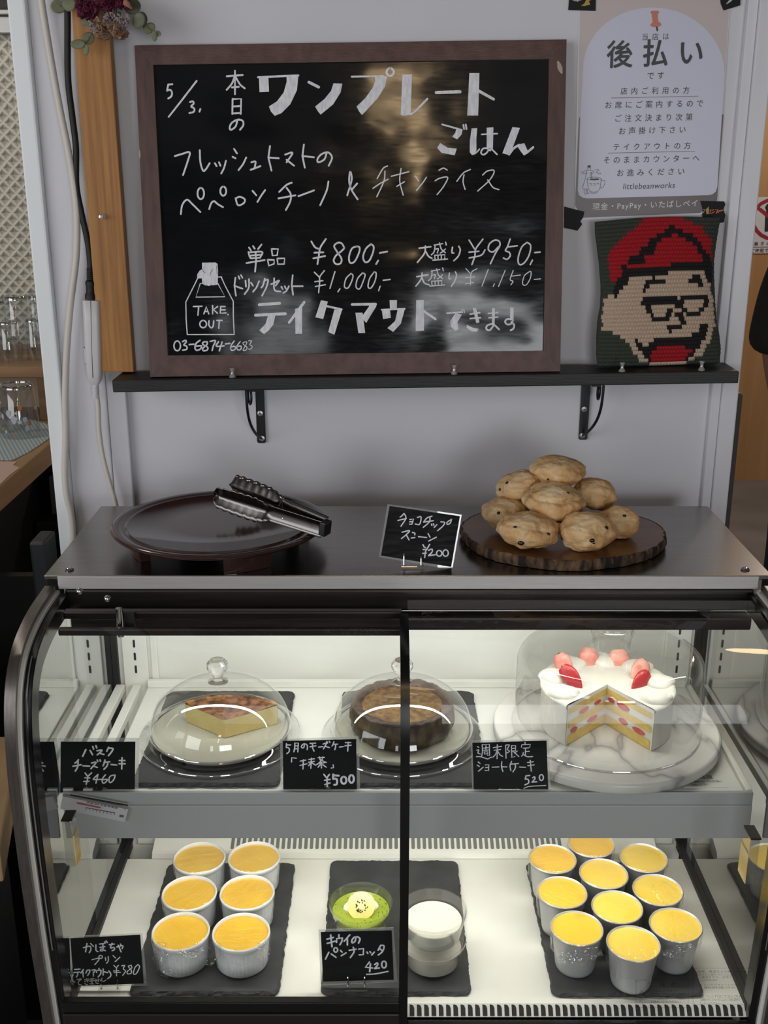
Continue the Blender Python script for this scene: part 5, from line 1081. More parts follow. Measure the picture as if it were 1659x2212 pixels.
# ---- domes on the shelf
M['dome'] = thin_glass('acrylic_dome', (0.985, 0.985, 0.98, 1), 1.5, add=0.06)
M['domeRim'] = thin_glass('acrylic_rim', (0.9, 0.9, 0.9, 1), 1.6, add=0.35, milk=0.15)
M['plateCream'] = pbr('cream_plate', '#a9a89b', 0.35)
def crystal():
    n = N('cut_crystal'); g = n.add('ShaderNodeBsdfGlass'); g.inputs['IOR'].default_value = 1.45; g.inputs['Roughness'].default_value = 0.01
    tr = n.add('ShaderNodeBsdfTransparent'); mx = n.add('ShaderNodeMixShader'); mx.inputs[0].default_value = 0.25
    n.link(g.outputs[0], mx.inputs[1]); n.link(tr.outputs[0], mx.inputs[2]); n.link(mx.outputs[0], n.out.inputs[0]); return n.m
M['crystal'] = crystal()
SUP = SHZ + 0.0062
def dome_set(cx, cy, what):
    c = Vector((cx, cy, SUP)); zt = 0.9533 - SUP
    s = empty('cake_stand', c, f'clear acrylic cake stand with cream plate under the {what}', 'cake stand', 'acrylic cake stands')
    b = MB(); b.lathe([(0, 0.0004), (0.1030, 0.0004), (0.1052, 0.0012), (0.1060, 0.0028), (0.1045, 0.0040), (0.0985, 0.0055), (0.0945, 0.0095), (0.0925, 0.0125), (0.0900, 0.0125), (0.0915, 0.0095), (0.0950, 0.0045), (0.0, 0.0022)], c, 96); build(b, 'stand_base', M['dome'], s, angle=50)
    b = MB(); b.tube([c + Vector((0.1055 * math.cos(2 * PI * k / 96), 0.1055 * math.sin(2 * PI * k / 96), 0.0030)) for k in range(97)], 0.0011, 8, cap=False); build(b, 'stand_rim', M['domeRim'], s)
    b = MB(); b.lathe([(0.0, 0.0062), (0.0860, 0.0062), (0.0885, 0.0095), (0.0888, 0.0118), (0.0870, 0.0120), (0.0855, 0.0116), (0, 0.0116)], c, 96); build(b, 'cake_plate', M['plateCream'], s, angle=50)
    d = empty('cake_dome', c + Vector((0, 0, 0.0126)), f'clear acrylic dome with faceted knob over the {what}', 'cake dome', 'acrylic cake domes')
    z0 = 0.0127; R = 0.0920; out = [(R * 1.012, z0), (R * 1.012, z0 + 0.0025)]; inn = []
    for i in range(25):
        a = PI / 2 * i / 24; r = R * math.cos(a) ** 0.80 if i < 24 else 0; z = z0 + 0.003 + (zt - z0 - 0.003) * math.sin(a) ** 1.05
        out.append((r, z)); inn.append((max(r - 0.0022, 0), z - 0.0018 * (i / 24) - 0.0003))
    b = MB(); b.lathe(out + inn[::-1] + [(R - 0.0022, z0)], c, 96); build(b, 'bell', M['dome'], d, angle=60)
    b = MB(); b.tube([c + Vector((0.0928 * math.cos(2 * PI * k / 96), 0.0928 * math.sin(2 * PI * k / 96), z0 + 0.0014)) for k in range(97)], 0.0010, 8, cap=False); build(b, 'bell_rim', M['domeRim'], d)
    b = MB(); b.lathe([(0.0, zt), (0.0130, zt - 0.0005), (0.0132, zt + 0.0008), (0.0078, zt + 0.0035), (0.0062, zt + 0.0060), (0.0066, zt + 0.0085)], c, 24)
    b.lathe([(0.0066, zt + 0.0085), (0.0118, zt + 0.0150), (0.0145, zt + 0.0205), (0.0140, zt + 0.0262), (0.0098, zt + 0.0310), (0.0, zt + 0.0318)], c, 12, smooth=False); build(b, 'knob', M['crystal'], d, angle=20)
    return c
cL = dome_set(-0.2165, 1.2830, 'slice of basque cheesecake'); cM = dome_set(0.0237, 1.2830, 'whole matcha basque cheesecake')
PZ = SUP + 0.0122
M['cheese'] = pbr('cheesecake_side', '#dcca8c', 0.5, c2='#d3bd7a', scale=30, sss=0.1, bump=0.1, bscale=150)
M['caramel'] = pbr('burnt_cheesecake_top', '#4a2818', 0.45, c2='#9a6a48', scale=120, detail=6, bump=0.5, bscale=220, dist=0.001)
M['crust'] = pbr('burnt_crust_rim', '#3d2216', 0.6, c2='#c08a3e', scale=60, bump=0.4, bscale=90)
ap = onZ(486, 1594, PZ); le = onZ(402, 1559, PZ); ri = onZ(600, 1563, PZ); hC = onY(486, 1556, ap.y).z - PZ
sl = empty('cheesecake_slice', (cL.x, cL.y, PZ), 'wedge of basque cheesecake with burnt top under the left dome', 'cake slice')
arc = []
mdl = (le + ri) / 2; dirb = (mdl - ap).normalized()
for i in range(13):
    t = i / 12; p = le.lerp(ri, t) + dirb * (0.020 * math.sin(PI * t)); arc.append(p)
low = [ap] + [ri.lerp(arc[-1], 1)] + arc[::-1][1:]
b = MB(); up = Vector((0, 0, hC)); n_ = len(low)
for i in range(n_): b.poly([low[(i + 1) % n_] , low[i], low[i] + up, low[(i + 1) % n_] + up][::-1])
b.poly([p for p in low][::-1]); b.poly([p + up for p in low]); cbk = build(b, 'cheesecake_body', M['cheese'], sl, bevel=0.0006)
b = MB(); rows = []
for j in range(9):
    s = j / 8; row = []
    for i in range(13):
        base = ap.lerp(arc[i], s); zz = hC + 0.0005 + (0.0035 * max(0, s - .72) / .28) + 0.0008 * noise.noise(base * 160)
        row.append(base + Vector((0, 0, zz)))
    rows.append(row)
b.grid(rows, 0, True, flip=True); build(b, 'burnt_top', M['caramel'], sl, angle=80)
b = MB(); rows = [[p + dirb * 0.0012 + Vector((0, 0, 0.002)) for p in arc], [p + dirb * 0.002 + Vector((0, 0, hC * .6)) for p in arc], [p + dirb * 0.0016 + Vector((0, 0, hC + 0.0050 + 0.003 * noise.noise(p * 300))) for p in arc], [p - dirb * 0.003 + Vector((0, 0, hC + 0.0036)) for p in arc]]
b.grid(rows, 0, True); build(b, 'crust_rim', M['crust'], sl, angle=80)
# whole basque cheesecake
M['burntSide'] = pbr('burnt_cake_side', '#352618', 0.5, c2='#6b5a34', scale=60, bump=1.0, bscale=60, dist=0.002, lo=0.4, hi=0.75)
M['burntRim'] = pbr('burnt_cake_rim', '#3a2c27', 0.55, c2='#5c4b40', scale=60, bump=1.0, bscale=110, dist=0.002)
M['burntTop'] = pbr('burnt_cake_top', '#846841', 0.6, c2='#553c28', scale=130, detail=8, bump=0.8, bscale=230, dist=0.0015)
bc = empty('basque_cheesecake', (cM.x, cM.y, PZ), 'whole dark burnt matcha basque cheesecake under the middle dome', 'cake')
hB = 0.0350; RB = 0.0680; b = MB(); rows = []; c = Vector((cM.x, cM.y + 0.002, PZ))
def crp(a, z, amp=1): return 1 + amp * (0.035 * noise.noise(Vector((math.cos(a) * 7, math.sin(a) * 7, z * 60))) + 0.020 * noise.noise(Vector((math.cos(a) * 17, math.sin(a) * 17, z * 140))) + 0.014 * math.sin(a * 19 + 4 * noise.noise(Vector((math.cos(a) * 2, math.sin(a) * 2, 0)))))
for r_, z in ((0.92, 0.0002), (0.96, 0.004), (1.00, 0.012), (1.0, 0.022), (0.985, 0.030), (0.975, hB)):
    rows.append([c + Vector((RB * r_ * crp(2 * PI * k / 160, z) * math.cos(2 * PI * k / 160), RB * r_ * crp(2 * PI * k / 160, z) * math.sin(2 * PI * k / 160), z)) for k in range(160)])
b.grid(rows, 0, True, True); build(b, 'burnt_side', M['burntSide'], bc, angle=80)
b = MB(); rows = []
for r_, z in ((0.970, hB - 0.001), (0.985, hB + 0.0015), (0.950, hB + 0.0038), (0.88, hB + 0.0034), (0.80, hB + 0.0006), (0.77, hB - 0.0014)):
    rows.append([c + Vector((RB * r_ * crp(2 * PI * k / 160, z, .8) * math.cos(2 * PI * k / 160), RB * r_ * crp(2 * PI * k / 160, z, .8) * math.sin(2 * PI * k / 160), z + 0.0024 * noise.noise(Vector((math.cos(2 * PI * k / 160) * 9, math.sin(2 * PI * k / 160) * 8, r_ * 9))))) for k in range(160)])
b.grid(rows, 0, True, True); build(b, 'wrinkled_rim', M['burntRim'], bc, angle=80)
b = MB(); b.lathe([(RB * 0.80, hB - 0.0016), (RB * 0.6, hB - 0.0010), (RB * 0.3, hB - 0.0004), (0, hB - 0.0002)], c, 80); build(b, 'sunken_top', M['burntTop'], bc)

# ---- marble stand, glass cloche and shortcake
def marble():
    n = N('white_marble'); b = n.add('ShaderNodeBsdfPrincipled'); n.link(b.outputs[0], n.out.inputs[0]); b.inputs['Roughness'].default_value = 0.3
    t = n.add('ShaderNodeTexNoise'); t.inputs['Scale'].default_value = 6; t.inputs['Detail'].default_value = 3; t.inputs['Distortion'].default_value = 0.5; n.link(coords(n, (1.6, .9, 1), (0, 0, .7)), t.inputs['Vector'])
    ab = n.add('ShaderNodeMath', operation='SUBTRACT'); ab.inputs[1].default_value = 0.5; n.link(t.outputs['Fac'], ab.inputs[0]); a2 = n.add('ShaderNodeMath', operation='ABSOLUTE'); n.link(ab.outputs[0], a2.inputs[0])
    c1 = ramp(n, a2.outputs[0], [(0.0, hexc('#8d8c8c')), (0.012, hexc('#b3b1ae')), (0.05, hexc('#cbc9c4')), (0.2, hexc('#d8d6d0'))])
    n.link(c1, b.inputs['Base Color']); return n.m
M['marble'] = marble()
mc = Vector((0.2946, 1.2900, SHZ + 0.0004))
ms = empty('marble_cake_stand', mc, 'round white marble cake stand with grey veins', 'cake stand')
b = MB(); b.lathe([(0, 0.004), (0.139, 0.004), (0.1465, 0.0052), (0.1485, 0.0075), (0.1485, 0.0165), (0.1470, 0.0186), (0.144, 0.0192), (0, 0.0192)], mc, 128); build(b, 'marble_plate', M['marble'], ms, angle=50)
b = MB(); b.lathe([(0, 0), (0.055, 0), (0.056, 0.004), (0, 0.004)], mc, 48); build(b, 'stand_foot', M['marble'], ms)
MZ = mc.z + 0.0194
cl = empty('glass_cloche', (mc.x - 0.001, mc.y, MZ), 'tall clear glass cloche with wide knob over the strawberry shortcake', 'cake dome')
cc = Vector((mc.x - 0.001, mc.y, MZ)); RC, HC = 0.1225, 0.1120
out = [(RC, 0.0), (RC, 0.002), (RC - 0.001, HC - 0.022)]; inn = []
for i in range(1, 13):
    a = PI / 2 * i / 12; out.append((RC - 0.022 + 0.021 * math.cos(a), HC - 0.022 + 0.020 * math.sin(a)))
out += [(0.06, HC + 0.0005), (0.032, HC + 0.001), (0.0255, HC + 0.002)]
inn = [(max(r - 0.0025, 0), z - 0.0022) for r, z in out[2:]][::-1] + [(RC - 0.0025, 0.0)]
b = MB(); b.lathe(out + inn, cc, 112); build(b, 'bell', M['dome'], cl, angle=60)
b = MB(); b.tube([cc + Vector((RC * math.cos(2 * PI * k / 112), RC * math.sin(2 * PI * k / 112), 0.0012)) for k in range(113)], 0.0011, 8, cap=False); build(b, 'bell_rim', M['domeRim'], cl)
b = MB(); b.lathe([(0.0255, HC + 0.002), (0.0258, HC + 0.006), (0.0272, HC + 0.016), (0.0300, HC + 0.0265), (0.0296, HC + 0.0300), (0.0270, HC + 0.0315), (0.0, HC + 0.0305), (0.0, HC + 0.0280), (0.0262, HC + 0.0283), (0.0270, HC + 0.026), (0.0245, HC + 0.015), (0.0232, HC + 0.004)], cc, 64); build(b, 'knob', M['dome'], cl, angle=50)
M['sponge'] = pbr('yellow_sponge', '#d9bf6c', 0.8, c2='#cdae58', scale=120, bump=0.5, bscale=260, dist=0.001)
M['creamCake'] = pbr('cake_cream', '#dad7cd', 0.5, sss=0.12); M['berry'] = pbr('strawberry_flesh', '#c9615a', 0.4, c2='#b9403c', scale=60, bump=0.2, bscale=240); M['berryCut'] = pbr('strawberry_cut_face', '#e0a595', 0.4, c2='#cf7d70', scale=70); M['berryRed'] = pbr('strawberry_skin', '#a8262a', 0.35, bump=0.4, bscale=300); M['leaf'] = pbr('strawberry_leaf', '#5c7a2c', 0.6)
sk = empty('strawberry_shortcake', cc, 'strawberry shortcake with a wedge cut out under the glass cloche', 'cake')
kc = Vector((cc.x, cc.y + 0.002, MZ)); RKc = 0.0860; HKc = 0.0560
pl_ = onZ(1203, 1622, MZ); pr_ = onZ(1412, 1626, MZ)
aL = math.atan2(pl_.y - kc.y, pl_.x - kc.x); aR = math.atan2(pr_.y - kc.y, pr_.x - kc.x)
a0, a1 = aR, aL + 2 * PI if aL < aR else aL
if aL < 0 and aR < 0 and aL < aR: a1 = aL + 2 * PI
prof = [(RKc * 0.99, 0.0002), (RKc, 0.004), (RKc * 0.998, HKc - 0.006), (RKc * 1.02, HKc - 0.001), (RKc * 1.015, HKc + 0.002), (RKc * 0.95, HKc + 0.0035), (RKc * 0.7, HKc + 0.002), (RKc * 0.3, HKc + 0.001), (0.0005, HKc + 0.001)]
b = MB(); rows = []
for r_, z in prof:
    row = []
    for k in range(121):
        a = a0 + (a1 - a0) * k / 120; w = 1 + 0.012 * noise.noise(Vector((math.cos(a) * 5, math.sin(a) * 5, z * 50))) * (r_ > RKc * 0.6)
        row.append(kc + Vector((r_ * w * math.cos(a), r_ * w * math.sin(a), z + (0.0012 * noise.noise(Vector((r_ * 60 * math.cos(a), r_ * 60 * math.sin(a), 2))) if z > HKc else 0))))
    rows.append(row)
b.grid(rows, 0, True); build(b, 'cream_coat', M['creamCake'], sk, angle=80)
for nm, a, sgn in (('left', a1, 1), ('right', a0, -1)):
    d = Vector((math.cos(a), math.sin(a), 0)); fp = Plane(kc, d * sgn * -1, (0, 0, 1))
    R_ = RKc * 0.995
    def quad(r0, r1, z0, z1, mt, name, out=0.0):
        b = MB(); p = [kc + d * r0 + Vector((0, 0, z0)), kc + d * r1 + Vector((0, 0, z0)), kc + d * r1 + Vector((0, 0, z1)), kc + d * r0 + Vector((0, 0, z1))]
        nn = Vector((math.sin(a), -math.cos(a), 0)) * (-sgn); p = [q + nn * out for q in p]
        if (p[1] - p[0]).cross(p[2] - p[0]).dot(nn) < 0: p = p[::-1]
        b.poly(p); return build(b, name, M[mt], sk)
    quad(0, R_, 0.0003, HKc + 0.001, 'creamCake', 'cut_face_cream')
    quad(0, R_ - 0.003, 0.0004, 0.0135, 'sponge', 'sponge_layer', 0.0004); quad(0, R_ - 0.003, 0.0235, 0.0335, 'sponge', 'sponge_layer', 0.0004); quad(0, R_ - 0.003, 0.0435, 0.0520, 'sponge', 'sponge_layer', 0.0004)
    nn = Vector((math.sin(a), -math.cos(a), 0)) * (-sgn)
    for rr, zz, w, h in (((0.070, 0.0180, 0.007, 0.0035), (0.030, 0.0185, 0.011, 0.0032), (0.050, 0.0385, 0.010, 0.0036), (0.020, 0.0388, 0.007, 0.003)) if nm == 'left' else ((0.034, 0.0185, 0.008, 0.0038), (0.062, 0.0180, 0.011, 0.0036), (0.032, 0.0390, 0.011, 0.0046), (0.010, 0.0385, 0.006, 0.003))):
        b = MB(); fpl = Plane(kc + d * rr + Vector((0, 0, zz)) + nn * 0.0012, Vector((0, 0, 1)).cross(nn), (0, 0, 1)); b.plate(blob(w, h, 24), fpl, 0.001); build(b, 'strawberry_slice', M['berry'], sk)
# cream swirls and strawberries on top
for k in range(7):
    a = a0 + (a1 - a0) * (k + 0.5) / 7; b = MB(); rows = []; q = kc + Vector((math.cos(a), math.sin(a), 0)) * RKc * 0.80 + Vector((0, 0, HKc + 0.002))
    for i in range(11):
        t = i / 10; rad = 0.0215 * math.cos(t * PI / 2) ** 0.8
        rows.append([q + Vector((rad * math.cos(2 * PI * j / 36) * (1 + 0.10 * math.sin(3 * 2 * PI * j / 36 + t * 3)), rad * 0.85 * math.sin(2 * PI * j / 36) * (1 + 0.10 * math.sin(3 * 2 * PI * j / 36 + t * 3)), 0.0105 * math.sin(t * PI / 2) - 0.001)) for j in range(36)])
    b.grid(rows, 0, True, True); build(b, 'cream_swirl', M['creamCake'], sk, angle=180)
def strawberry(px, py, Y, w, h, ang, mt, lf=True):
    c = onY(px, py, Y); kk = 1.2 * (c.y * CP + (EYE - c.z) * SP) / F; rows = []; rt = Matrix.Rotation(ang, 3, 'Y') @ Matrix.Rotation(-0.55, 3, 'X')
    W_, H_ = w * kk / 2, h * kk / 2
    for i in range(13):
        t = i / 12; z = H_ - 2 * H_ * t; rad = W_ * (math.sin(PI * min(1, 0.10 + t * 0.92)) ** 0.6) * (1.05 - 0.35 * t)
        rows.append([c + rt @ Vector((rad * math.cos(2 * PI * j / 24), rad * 0.45 * math.sin(2 * PI * j / 24), z)) for j in range(24)])
    b = MB(); b.grid(rows, 0, True, True, flip=True); o = build(b, 'strawberry', M[mt], sk, angle=180)
    if lf:
        b = MB()
        for j in range(5):
            aa = 2 * PI * j / 5; tp = c + rt @ Vector((0, 0, H_)); b.poly([tp + rt @ Vector((0.001 * math.cos(aa + 1.5), 0.001 * math.sin(aa + 1.5), 0.0003)), tp + rt @ Vector((0.005 * math.cos(aa), 0.004 * math.sin(aa), 0.002)), tp + rt @ Vector((0.001 * math.cos(aa - 1.5), 0.001 * math.sin(aa - 1.5), 0.0003))])
        build(b, 'strawberry_leaf', M['leaf'], o)
for a in ((1271, 1426, 1.352, 40, 44, 0.15, 'berryCut', False), (1338, 1431, 1.352, 42, 46, -0.1, 'berryCut', False), (1220, 1439, 1.325, 34, 48, -0.5, 'berryCut', True), (1380, 1452, 1.315, 40, 48, 0.75, 'berryCut', True), (1236, 1464, 1.290, 34, 52, -0.85, 'berryRed', True), (1382, 1474, 1.288, 34, 50, 0.95, 'berryRed', True)): strawberry(*a)

# ---- thermometer stuck on the price rail
TP_ = Plane((onY(205, 1742, 1.1540).x, 1.1540, onY(205, 1742, 1.1540).z), (1, 0, 0), (0, 0, 1)); K7t = (120, 1710, 9.217)
tq = lambda x, y: TP_.uv(K7t[0] + x / K7t[2], K7t[1] + y / K7t[2])
M['thermoWhite'] = pbr('thermometer_plastic', '#c6c4c9', 0.3); M['thermoRed'] = pbr('thermometer_red', '#b4494a', 0.4); M['thermoInk'] = pbr('thermometer_print', '#3c3a44', 0.5)
tm = empty('fridge_thermometer', TP_.o, 'small white strip thermometer stuck crooked on the grey price rail', 'thermometer')
b = MB(); b.plate([tq(*q) for q in ((165, 55), (1465, 312), (1395, 562), (110, 300))], Plane(TP_.at(0, 0, 0.0045), TP_.u, TP_.v), 0.0044); build(b, 'thermometer_body', M['thermoWhite'], tm, bevel=0.0007)
tp2 = Plane(TP_.at(0, 0, 0.0052), TP_.u, TP_.v); tf = lambda x, y: tp2.uv(K7t[0] + x / K7t[2], K7t[1] + y / K7t[2])
b = MB(); ink(b, tp2, K7t, 'p:290,48 1445,258 1440,292 285,72', 4, 0); build(b, 'black_edge', M['blackMatt'], tm)
b = MB(); ink(b, tp2, K7t, 'l:435,228 885,320', 32, 0); build(b, 'red_column', M['thermoRed'], tm)
b = MB(); ink(b, tp2, K7t, 'l:605,320 1175,425', 12, 0)
for i in range(9): ink(b, tp2, K7t, f'l:{605 + i * 71},{322 + i * 13} {600 + i * 71},{365 + i * 13}', 9, 0)
printed(b, tp2, '30 20 10 0 10 20 30 40 50', K7t[0] + 618 / K7t[2], K7t[1] + 228 / K7t[2], K7t[0] + 1232 / K7t[2], K7t[1] + 345 / K7t[2], 5.5, 0, offset=0.02); printed(b, tp2, '℃', K7t[0] + 1350 / K7t[2], K7t[1] + 362 / K7t[2], K7t[0] + 1400 / K7t[2], K7t[1] + 372 / K7t[2], 4, 0); printed(b, tp2, '温度', K7t[0] + 1262 / K7t[2], K7t[1] + 500 / K7t[2], K7t[0] + 1360 / K7t[2], K7t[1] + 512 / K7t[2], 5, 0, offset=0.02)
build(b, 'scale_print', M['thermoInk'], tm)

# ================================================================== cords on the left pillar
M['cordWhite'] = pbr('white_cord', '#d6d0c8', 0.4); M['cordBlack'] = pbr('black_cord', '#08080a', 0.55); M['adapter'] = pbr('white_adapter_plastic', '#d2d0d2', 0.35)
def path(pts, Y): return spline([onY(x, y, Y) for x, y in pts], 8)
b = MB(); b.tube(path([(84, -40), (92, 20), (110, 130), (128, 230), (148, 330), (162, 420), (166, 480), (164, 560), (152, 660), (144, 760), (141, 860), (142, 940), (140, 1020), (144, 1070), (154, 1110), (158, 1150), (156, 1190)], 1.582), 0.0050, 12); build(b, 'power_cord', M['cordWhite'], label='thick cream white cord hanging down the white pillar at far left', cat='cord')
bk = empty('extension_cable', onY(200, 640, 1.583), 'black cable ending in a plug beside the wooden post', 'cable')
b = MB(); b.tube(path([(146, -40), (146, 60), (147, 170), (156, 250), (164, 320), (165, 400), (176, 460), (189, 520), (194, 560), (195, 578)], 1.583), 0.0044, 12); build(b, 'cable', M['cordBlack'], bk)
ax0 = onY(195, 578, 1.583); ax1 = onY(196, 646, 1.583); dd = (ax1 - ax0)
b = MB(); prof = []
for i in range(6): prof += [(0.0054, dd.length * (0.02 + i * 0.065)), (0.0054, dd.length * (0.05 + i * 0.065)), (0.0042, dd.length * (0.055 + i * 0.065))]
b.lathe([(0.004, 0)] + prof + [(0.0068, dd.length * 0.43), (0.0074, dd.length * .5), (0.0064, dd.length * .62), (0.0066, dd.length * .8), (0.0082, dd.length * .86), (0.0082, dd.length), (0, dd.length)], ax0, 24, axis=dd); build(b, 'plug', M['cordBlack'], bk, angle=50)
wk = empty('inline_adapter', onY(205, 800, 1.583), 'white inline adapter with white cord plugged below the black plug', 'adapter')
A0 = onY(198, 648, 1.583); A1 = onY(206, 832, 1.583); dz = A1 - A0; L = dz.length; dz.normalize(); sx = Vector((0, 1, 0)).cross(dz).normalized()
b = MB(); rows = []
for t, w, d in ((0, 0.0118, 0.0092), (0.004, 0.0124, 0.0098), (0.25, 0.0124, 0.0105), (0.6, 0.0120, 0.0108), (0.85, 0.0112, 0.0100), (0.93, 0.0095, 0.0085), (0.97, 0.0072, 0.0066), (1.0, 0.0048, 0.0046)):
    rows.append([A0 + dz * (L * t) + sx * (w * math.copysign(abs(math.cos(a)) ** .6, math.cos(a))) + Vector((0, 1, 0)) * (d * math.copysign(abs(math.sin(a)) ** .6, math.sin(a))) for a in [2 * PI * k / 32 for k in range(32)]])
b.grid(rows, 0, True, True, flip=True); b.poly(rows[0]); build(b, 'adapter_shell', M['adapter'], wk, angle=50)
b = MB(); b.tube([A0 + dz * (L * t) - Vector((0, 0.0101 + .0006 * math.sin(PI * t), 0)) - sx * (0.001 - .002 * t) for t in [i / 10 for i in range(10)]], 0.0004, 6); build(b, 'seam', M['inkGrey'], wk)
s0 = A1 - dz * 0.002; b = MB(); pr_l = [(0.0046, 0)]
for i in range(7): pr_l += [(0.0052, 0.002 + i * 0.0030), (0.0052, 0.0036 + i * 0.0030), (0.0038, 0.0038 + i * 0.0030)]
b.lathe(pr_l, s0, 20, axis=dz); build(b, 'strain_relief', M['adapter'], wk, angle=50)
b = MB(); b.tube(path([(209, 852), (212, 880), (214, 930), (222, 985), (236, 1040), (248, 1080), (254, 1110)], 1.583), 0.0036, 10); build(b, 'cord', M['cordWhite'], wk)
b = MB(); p = onY(186, 767, 1.583); b.box(p.x - 0.0016, p.x - 0.0002, 1.580, 1.588, p.z - 0.013, p.z + 0.012); b.box(p.x - 0.0016, p.x + 0.004, 1.580, 1.588, p.z - 0.013, p.z - 0.0115); b.box(p.x - 0.0016, p.x + 0.004, 1.580, 1.588, p.z + 0.0105, p.z + 0.012); build(b, 'clip', M['adapter'], wk)

# ================================================================== dried flowers over the post
M['euc'] = pbr('dried_eucalyptus', '#7f8468', 0.7, c2='#6c7258', scale=50); M['eucDark'] = pbr('dark_eucalyptus', '#5b5f50', 0.7, c2='#4b4d42', scale=50)
M['magenta'] = pbr('dried_magenta_petal', '#6d1c3c', 0.75, c2='#4e1230', scale=120); M['beigePetal'] = pbr('dried_beige_petal', '#a58d78', 0.8, c2='#7d5a40', scale=110); M['lilacPetal'] = pbr('dried_lilac_petal', '#8d8596', 0.8, c2='#a3938c', scale=90); M['stemBrown'] = pbr('dried_stem', '#6b5638', 0.8)
fb = empty('dried_flower_bouquet', onY(232, 40, 1.57), 'hanging bouquet of dried magenta and beige flowers with eucalyptus over the post', 'bouquet')
def leaf(mb, px, py, r, Y, tilt, mat=0, el=1.0):
    c = onY(px, py, Y); k = (c.y * CP + (EYE - c.z) * SP) / F; rr = r * k
    u = Vector((math.cos(tilt), 0.35 * math.sin(tilt * 3), math.sin(tilt))).normalized(); w = u.cross(Vector((0, -1, 0.15))).normalized(); nn = u.cross(w)
    rows = []
    for i in range(5):
        q = i / 4; rows.append([c + u * (rr * el * q * math.cos(2 * PI * j / 28)) + w * (rr * q * math.sin(2 * PI * j / 28)) + nn * (0.25 * rr * (q * math.sin(2 * PI * j / 28)) ** 2) for j in range(28)])
    mb.grid(rows, mat, True, True)
def flower(px, py, rpx, Y, mat, n, seed, down=0.0, name='flower_head'):
    rd = random.Random(seed); c = onY(px, py, Y); k = (c.y * CP + (EYE - c.z) * SP) / F; R = rpx * k; b = MB()
    for i in range(n):
        d = Vector((rd.gauss(0, 1), rd.gauss(-.5, 1), rd.gauss(-down, 1))).normalized(); t = d.cross(Vector((rd.random(), rd.random(), rd.random()))).normalized(); w = d.cross(t)
        r0 = R * rd.uniform(.15, .55); r1 = R * rd.uniform(.75, 1.05); wd = R * rd.uniform(.22, .42); rows = []
        for a in range(5):
            q = a / 4; rad = r0 + (r1 - r0) * q; row = []
            for s in range(7):
                v = -1 + s / 3; ruff = 0.14 * R * q * math.sin(v * 5 + rd.random() * 2) + rd.uniform(-.03, .03) * R
                row.append(c + d * (rad * (1 - .12 * v * v) + rd.uniform(-.04, .04) * R) + t * (wd * v * (0.35 + .65 * q)) + w * (ruff + .1 * R * q * q))
            rows.append(row)
        b.grid(rows, 0, True)
    o = build(b, name, mat, fb, angle=180); sd = o.modifiers.new('solid', 'SOLIDIFY'); sd.thickness = 0.0005; return o
flower(190, 18, 30, 1.555, M['magenta'], 70, 1); flower(232, -6, 30, 1.552, M['magenta'], 60, 2); flower(262, 2, 20, 1.550, M['magenta'], 40, 3)
flower(224, 58, 27, 1.548, M['beigePetal'], 52, 4, .9); flower(256, 58, 28, 1.548, M['beigePetal'], 52, 5, .9); flower(205, 54, 17, 1.545, M['lilacPetal'], 26, 6, .7); flower(268, 44, 18, 1.545, M['lilacPetal'], 24, 7, .5); flower(240, 40, 18, 1.55, M['lilacPetal'], 22, 8, .7)
def sprig(leaves, stem, m, Y):
    b = MB()
    for px, py, r, t, el in leaves: leaf(b, px, py, r, Y + 0.004 * math.sin(px), t, 0, el)
    o = build(b, 'eucalyptus_sprig', m, fb, angle=180); sd = o.modifiers.new('solid', 'SOLIDIFY'); sd.thickness = 0.0006
    b = MB(); b.tube(path(stem, Y + 0.002), 0.0008, 6); build(b, 'stem', M['stemBrown'], o)
sprig([(127, 12, 15, 0.4, 1.2), (148, 8, 15, -.4, 1.1), (140, -8, 14, .2, 1.1), (178, -3, 10, .6, 1.3), (198, -4, 9, -.4, 1.3)], [(200, -10), (160, 0), (130, 14)], M['euc'], 1.553)
sprig([(284, 12, 17, -.4, 1.3), (302, 42, 15, .9, 1.15)], [(260, 0), (284, 14), (312, 52), (326, 66)], M['eucDark'], 1.556)
sprig([(299, 44, 14, 1.1, 1.2), (322, 60, 11, .6, 1.3), (333, 78, 6, 1.5, 1.8), (340, 72, 6, -.3, 1.4)], [(290, 28), (310, 50), (330, 70)], M['euc'], 1.550)
sprig([(168, 95, 10, .05, 1.6), (190, 82, 13, .7, 1.1), (186, 108, 6, 1.3, 1.9), (192, 46, 9, .1, 1.8)], [(205, 60), (192, 84), (182, 100), (186, 114)], M['euc'], 1.552)
b = MB(); M['pinkBud'] = pbr('dried_pink_bud', '#b98270', 0.8, c2='#95604f', scale=200, bump=0.8, bscale=300)
b.tube(spline([onY(268, 2, 1.542), onY(276, 10, 1.541), onY(285, 19, 1.542)], 5), [0.002, 0.0034, 0.004, 0.004, 0.0038, 0.0036, 0.003, 0.0026, 0.002, 0.0016, 0.001][:11], 10); build(b, 'pink_bud', M['pinkBud'], fb)
b = MB()
for x0, y0 in ((224, 20), (250, 14), (258, 26)): b.tube([onY(x0, y0, 1.556), onY(x0 - 2, y0 + 24, 1.551)], 0.0022, 8)
build(b, 'flower_calyx', M['eucDark'], fb)

